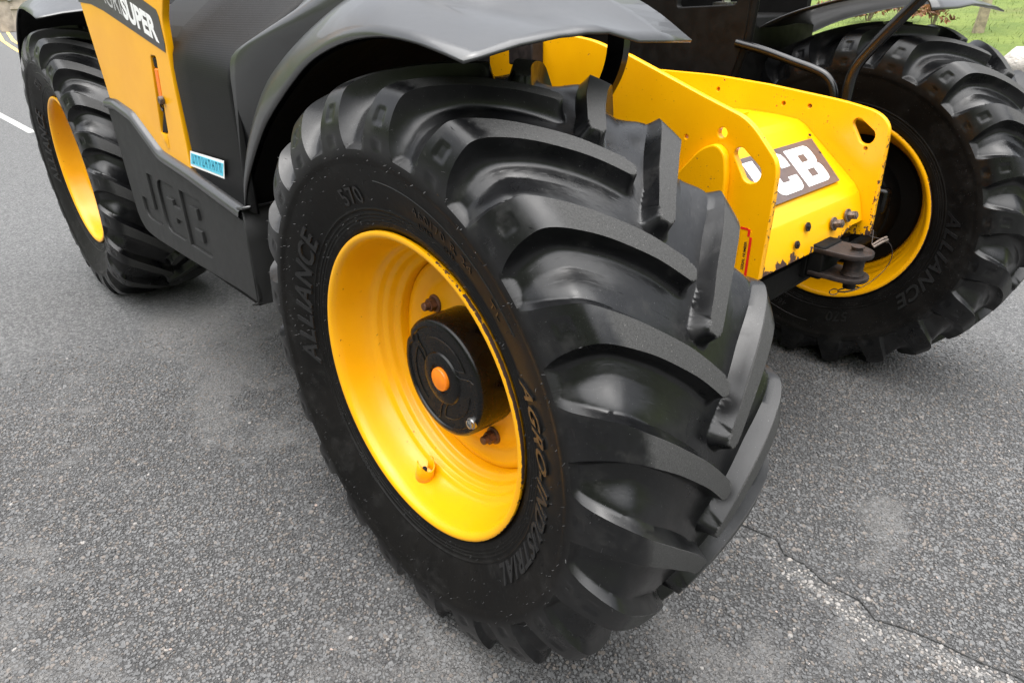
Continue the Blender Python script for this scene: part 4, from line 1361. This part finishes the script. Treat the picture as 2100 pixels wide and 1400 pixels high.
# rounded flare between the cover and the mudguard
A_ = [(-.822, YP, .800), (-.800, YP, .90), (-.772, YP, 1.02), (-.757, YP, 1.10), (-.748, YP, 1.150), (-.728, -1.054, 1.196), (-.610, -1.030, 1.243), (-.530, -.99, 1.282), (-.495, -.965, 1.312), (-.44, -.92, 1.36), (-.38, -.86, 1.42)]
C1 = [(-.815, -1.015, .802), (-.792, -1.015, .885), (-.735, -1.015, .985), (-.66, -1.014, 1.068), (-.580, -1.008, 1.140), (-.49, -1.002, 1.196), (-.39, -0.996, 1.245), (-.24, -0.990, 1.305), (-.13, -0.990, 1.335), (-.08, -0.940, 1.36), (-.06, -0.870, 1.40)]
n = 40
Aa, Cc = resample(A_, n), resample(C1, n)
bul = lambda t: np.array([.012 * math.sin(math.pi * t), -.010 * math.sin(math.pi * t), .026 * math.sin(math.pi * t)])
wq = np.linspace(0, 1, n)[:, None] ** .6
add("wheel_arch_flare", *loft([Aa * (1 - t) + Cc * t + bul(t) * wq for t in (0, .12, .25, .4, .55, .7, .85, 1.0)]), M['fender'], machine, sharp=50, solid=.004, offset=0)
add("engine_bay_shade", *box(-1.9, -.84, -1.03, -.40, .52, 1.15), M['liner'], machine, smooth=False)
# yellow side door
door_o = [(-2.005, 1.80), (-1.991, 1.313), (-1.930, .975), (-1.851, .980), (-1.668, .955), (-1.445, .855), (-1.198, .835), (-1.183, 1.10), (-1.170, 1.20), (-1.160, 1.262), (-1.120, 1.312), (-1.00, 1.42), (-.9, 1.80)]
slot_o = rounded([(-1.338, 1.164), (-1.288, 1.164), (-1.342, .934), (-1.412, .928)], .012, 4)
door = plate_xz("side_door", [rounded(door_o, [0, 0, 0, 0, .02, .03, .012, 0, 0, .02, .02, .05, 0], 4), slot_o], YP - .002, .020, M['yellow'], machine, .003)
# latch in its slot
add("latch_recess", *place(poly([rounded([(-1.345, 1.175), (-1.275, 1.175), (-1.335, .92), (-1.425, .915)], .01, 3)], .004), (0, YP + .0225, 0), *XZ), M['liner'], door, smooth=False)
add("latch_handle", *merge([place(poly([rounded([(-1.331, 1.128), (-1.303, 1.128), (-1.320, 1.042), (-1.350, 1.042)], .006, 3)], .016, .003), (0, YP + .006, 0), *XZ)]), M['orange_red'], door)
add("latch_handle_top", *place(poly([rounded([(-1.330, 1.158), (-1.296, 1.158), (-1.303, 1.130), (-1.331, 1.130)], .004, 3)], .016, .003), (0, YP + .008, 0), *XZ), M['black_satin'], door)
add("latch_lever", *merge([place(poly([rounded([(-1.343, 1.005), (-1.322, 1.005), (-1.352, .937), (-1.404, .931)], .004, 3)], .012, .002), (0, YP + .006, 0), *XZ)]), M['black_satin'], door)
rp = [(-1.338 + .011 * math.cos(t), YP - .002, 1.018 + .013 * math.sin(t)) for t in np.linspace(0, 6.283, 21)]
add("latch_ring", *tube(rp, .0026, 6), M['black'], door)
lk = lathe([(0, .0), (0, .012), (.010, .012), (.013, .010), (.013, 0)], 18)
add("door_lock", [(x - 1.305, y + YP - .004, z + 1.040) for x, y, z in lk[0]], lk[1], M['bolt'], door)
scoop = []
for t in np.linspace(0, 1, 6):
    zc = .930 - .042 * t; hw_ = .026 * (1 - .35 * t); dpt = .010 * (1 - t)
    scoop.append([(-1.378 - .016 * t + hw_ * k + .02 * t, YP - .0025 - .007 * (1 - k * k) * (.4 + .6 * math.sin(math.pi * min(1, t + .15))), zc) for k in (-1, -.6, 0, .6, 1)])
add("latch_scoop", *loft(scoop), M['yellow'], door, sharp=60)
# decal band with the model name on the door
D = [(-2.000, 1.306), (-1.85, 1.300), (-1.716, 1.281), (-1.189, 1.178), (-1.179, 1.20), (-1.180, 1.272), (-1.190, 1.288), (-1.285, 1.312), (-1.60, 1.385), (-2.0, 1.43)]
band = add("decal_band", *place(poly([D], .0008), (0, YP - .0030, 0), *XZ), M['decal_dark'], door, smooth=False)
b0 = Vector((-1.501, YP - .0036, 1.266)); b1 = Vector((-1.222, YP - .0036, 1.2045))
exd = (b1 - b0).normalized(); Lw = (b1 - b0).length
t1 = text("SUPER", .085, .0004, .0035, 0, 'LEFT', 1.0, 4)
wS = max(v_[0] for v_ in t1[0])
sxx = Lw / wS
add("decal_letters", *place(t1, b0, exd, (0, 0, 1), (0, -1, 0), sxx, 1.0), M['white'], band, smooth=False)
t2 = text("AGRI", .085, .0004, -.0006, 0, 'LEFT', 1.0, 4)
w2_ = max(v_[0] for v_ in t2[0])
add("decal_letters", *place(t2, b0 - exd * .225, exd, (0, 0, 1), (0, -1, 0), .215 / w2_, 1.0), M['white_dim'], band, smooth=False)
# cyan sticker on the black panel
sq_ = [(-1.152, .911), (-.893, .921), (-.916, .868), (-1.176, .863)]
sk = add("blue_sticker", *place(poly([sq_], .0008), (0, YP - .0070, 0), *XZ), M['white'], machine, smooth=False)
cx_ = sum(p[0] for p in sq_) / 4; cz_ = sum(p[1] for p in sq_) / 4
inn = [(cx_ + (x - cx_) * .955, cz_ + (z - cz_) * .72) for x, z in sq_]
add("sticker_face", *place(poly([inn], .0006), (0, YP - .0076, 0), *XZ), M['cyan'], sk, smooth=False)
bars = []
rr_ = random.Random(3)
for k in range(9):
    x0 = -1.150 + .0262 * k + .002
    zb = .876 + .0065 * k / 8
    for j in range(2):
        bars.append(poly([[(x0 + j * .0105, zb), (x0 + j * .0105 + .0048, zb), (x0 + j * .0105 + .009, zb + .028), (x0 + j * .0105 + .0042, zb + .028)]], .0004))
    q_ = rr_.choice((0, .011, .022))
    bars.append(poly([[(x0 + .002, zb + q_), (x0 + .016, zb + q_), (x0 + .017, zb + q_ + .005), (x0 + .003, zb + q_ + .005)]], .0004))
add("sticker_marks", *place(merge(bars), (0, YP - .0082, 0), *XZ), M['teal'], sk, smooth=False)

# ------------------------------------------------------------------ black side skirt with the sunk maker's letters
sk_o = [(-1.955, .966), (-1.850, .972), (-1.668, .946), (-1.448, .846), (-1.200, .826), (-.826, .780), (-.826, .522), (-.948, .524), (-1.38, .508), (-1.743, .498), (-1.868, .506), (-1.925, .552), (-1.942, .833)]
loops = [rounded(sk_o, [.015, .03, .03, .03, .03, .0, .015, .02, 0, .05, .04, .04, 0], 4)]
for i, ch in enumerate("JCB"):
    loops += letter_poly(ch, -1.800 + i * .231, .574, .205, .186)
skirt = plate_xz("side_skirt", loops, YP - .012, .012, M['skirt'], machine, .0025)
add("letter_backing", *place(poly([[(-1.83, .555), (-1.09, .555), (-1.09, .785), (-1.83, .785)]], .004), (0, YP - .0010, 0), *XZ), M['skirt'], skirt, smooth=False)
# top lip, rolled outwards
lip_in = [(-1.955, .984), (-1.845, .990), (-1.660, .966), (-1.440, .866), (-1.196, .846), (-.822, .803)]
def polyline(pts, rad, n=5):
    out = [pts[0]]
    for i in range(1, len(pts) - 1):
        p, a_, b_ = Vector(pts[i]), Vector(pts[i - 1]), Vector(pts[i + 1])
        r_ = min(rad, (a_ - p).length * .45, (b_ - p).length * .45)
        p0, p1 = p + (a_ - p).normalized() * r_, p + (b_ - p).normalized() * r_
        out += [tuple(p0 * (1 - t) ** 2 + p * 2 * t * (1 - t) + p1 * t * t) for t in np.linspace(0, 1, n)]
    return out + [pts[-1]]
lip = np.array([(x, 0, z) for x, z in polyline(lip_in, .03)])
rows = []
for dy, dz in ((.030, .004), (.006, .006), (-.010, .003), (-.020, -.006), (-.023, -.020), (-.016, -.030), (-.004, -.034)):
    rows.append([(p[0], YP + dy - .002, p[2] + dz) for p in lip])
add("skirt_lip", *loft(rows), M['fender'], skirt, sharp=60)
# front end of the skirt turning in behind the wheel
fr = []
for dy in (-.012, -.006, .02, .08, .2, .4):
    xo = -.826 + (.012 if dy > 0 else 0)
    fr.append([(xo, YP + dy, .800 + min(.02, max(0, dy) * .1)), (xo - .004, YP + dy, .70), (xo - .006, YP + dy, .60), (xo - .012, YP + dy, .522), (xo - .06, YP + dy, .500)])
add("skirt_front", *loft(fr), M['skirt'], skirt, sharp=50, solid=.006)
fl = []
for dy in (-.020, .01, .05, .09):
    fl.append([(-.835, YP + dy, .800), (-.800, YP + dy, .806), (-.785, YP + dy, .812)])
add("skirt_front_lip", *loft(fl), M['fender'], skirt, sharp=50, solid=.006)
add("skirt_bottom", *box(-1.90, -.86, YP, -.55, .500, .512), M['liner'], skirt, smooth=False)

# ------------------------------------------------------------------ cab on the far side
add("cab_panel", *place(poly([rounded([(-.95, .80), (-.36, .86), (-.27, 1.17), (-.255, 1.62), (-.95, 1.62)], [0, .05, .05, 0, 0], 5), rounded([(-.545, 1.262), (-.315, 1.272), (-.295, 1.50), (-.56, 1.50)], .012, 4)], .03, .004), (0, .465, 0), *XZ), M['black_satin'], machine, sharp=30)
add("cab_floor", *box(-1.6, -.33, .48, 1.05, .86, 1.235), M['black_satin'], machine, bevel=.01)
add("cab_side", *box(-1.6, -.95, .35, 1.05, .86, 1.62), M['black_satin'], machine, bevel=.02)
add("cab_pillar", *tube([(-.36, .475, .90), (-.275, .475, 1.17), (-.25, .478, 1.62)], .020, 10), M['black_satin'], machine)
add("pedal", *merge([box(-.50, -.44, .60, .66, 1.262, 1.275), box(-.42, -.38, .60, .66, 1.262, 1.275), box(-.47, -.46, .61, .65, 1.275, 1.30)]), M['steel'], machine, smooth=False)
add("pivot_bracket", *box(-.33, -.285, .455, .54, 1.12, 1.175), M['liner'], machine, bevel=.010)
add("cab_interior", *box(-1.0, -.30, .90, .93, 1.22, 1.62), M['liner'], machine, smooth=False)
# bent guard tubes in front of the cab
hp = resample([(-.295, .45, 1.158), (-.19, .45, 1.138), (-.09, .45, 1.112), (-.02, .45, 1.094), (.025, .45, 1.075), (.052, .45, 1.040), (.062, .45, .99), (.064, .45, .90)], 40)
add("guard_tube", *tube([tuple(p) for p in hp], .0135, 14), M['tube'], machine)
hp = resample([(.36, .45, 1.43), (.244, .45, 1.290), (.17, .45, 1.200), (.118, .45, 1.130), (.100, .45, 1.085), (.096, .45, 1.02), (.095, .45, .90)], 40)
add("guard_tube", *tube([tuple(p) for p in hp], .0165, 14), M['tube'], machine)
add("tube_foot", *box(.03, .14, .31, .47, .86, .90), M['black_satin'], machine, bevel=.006)
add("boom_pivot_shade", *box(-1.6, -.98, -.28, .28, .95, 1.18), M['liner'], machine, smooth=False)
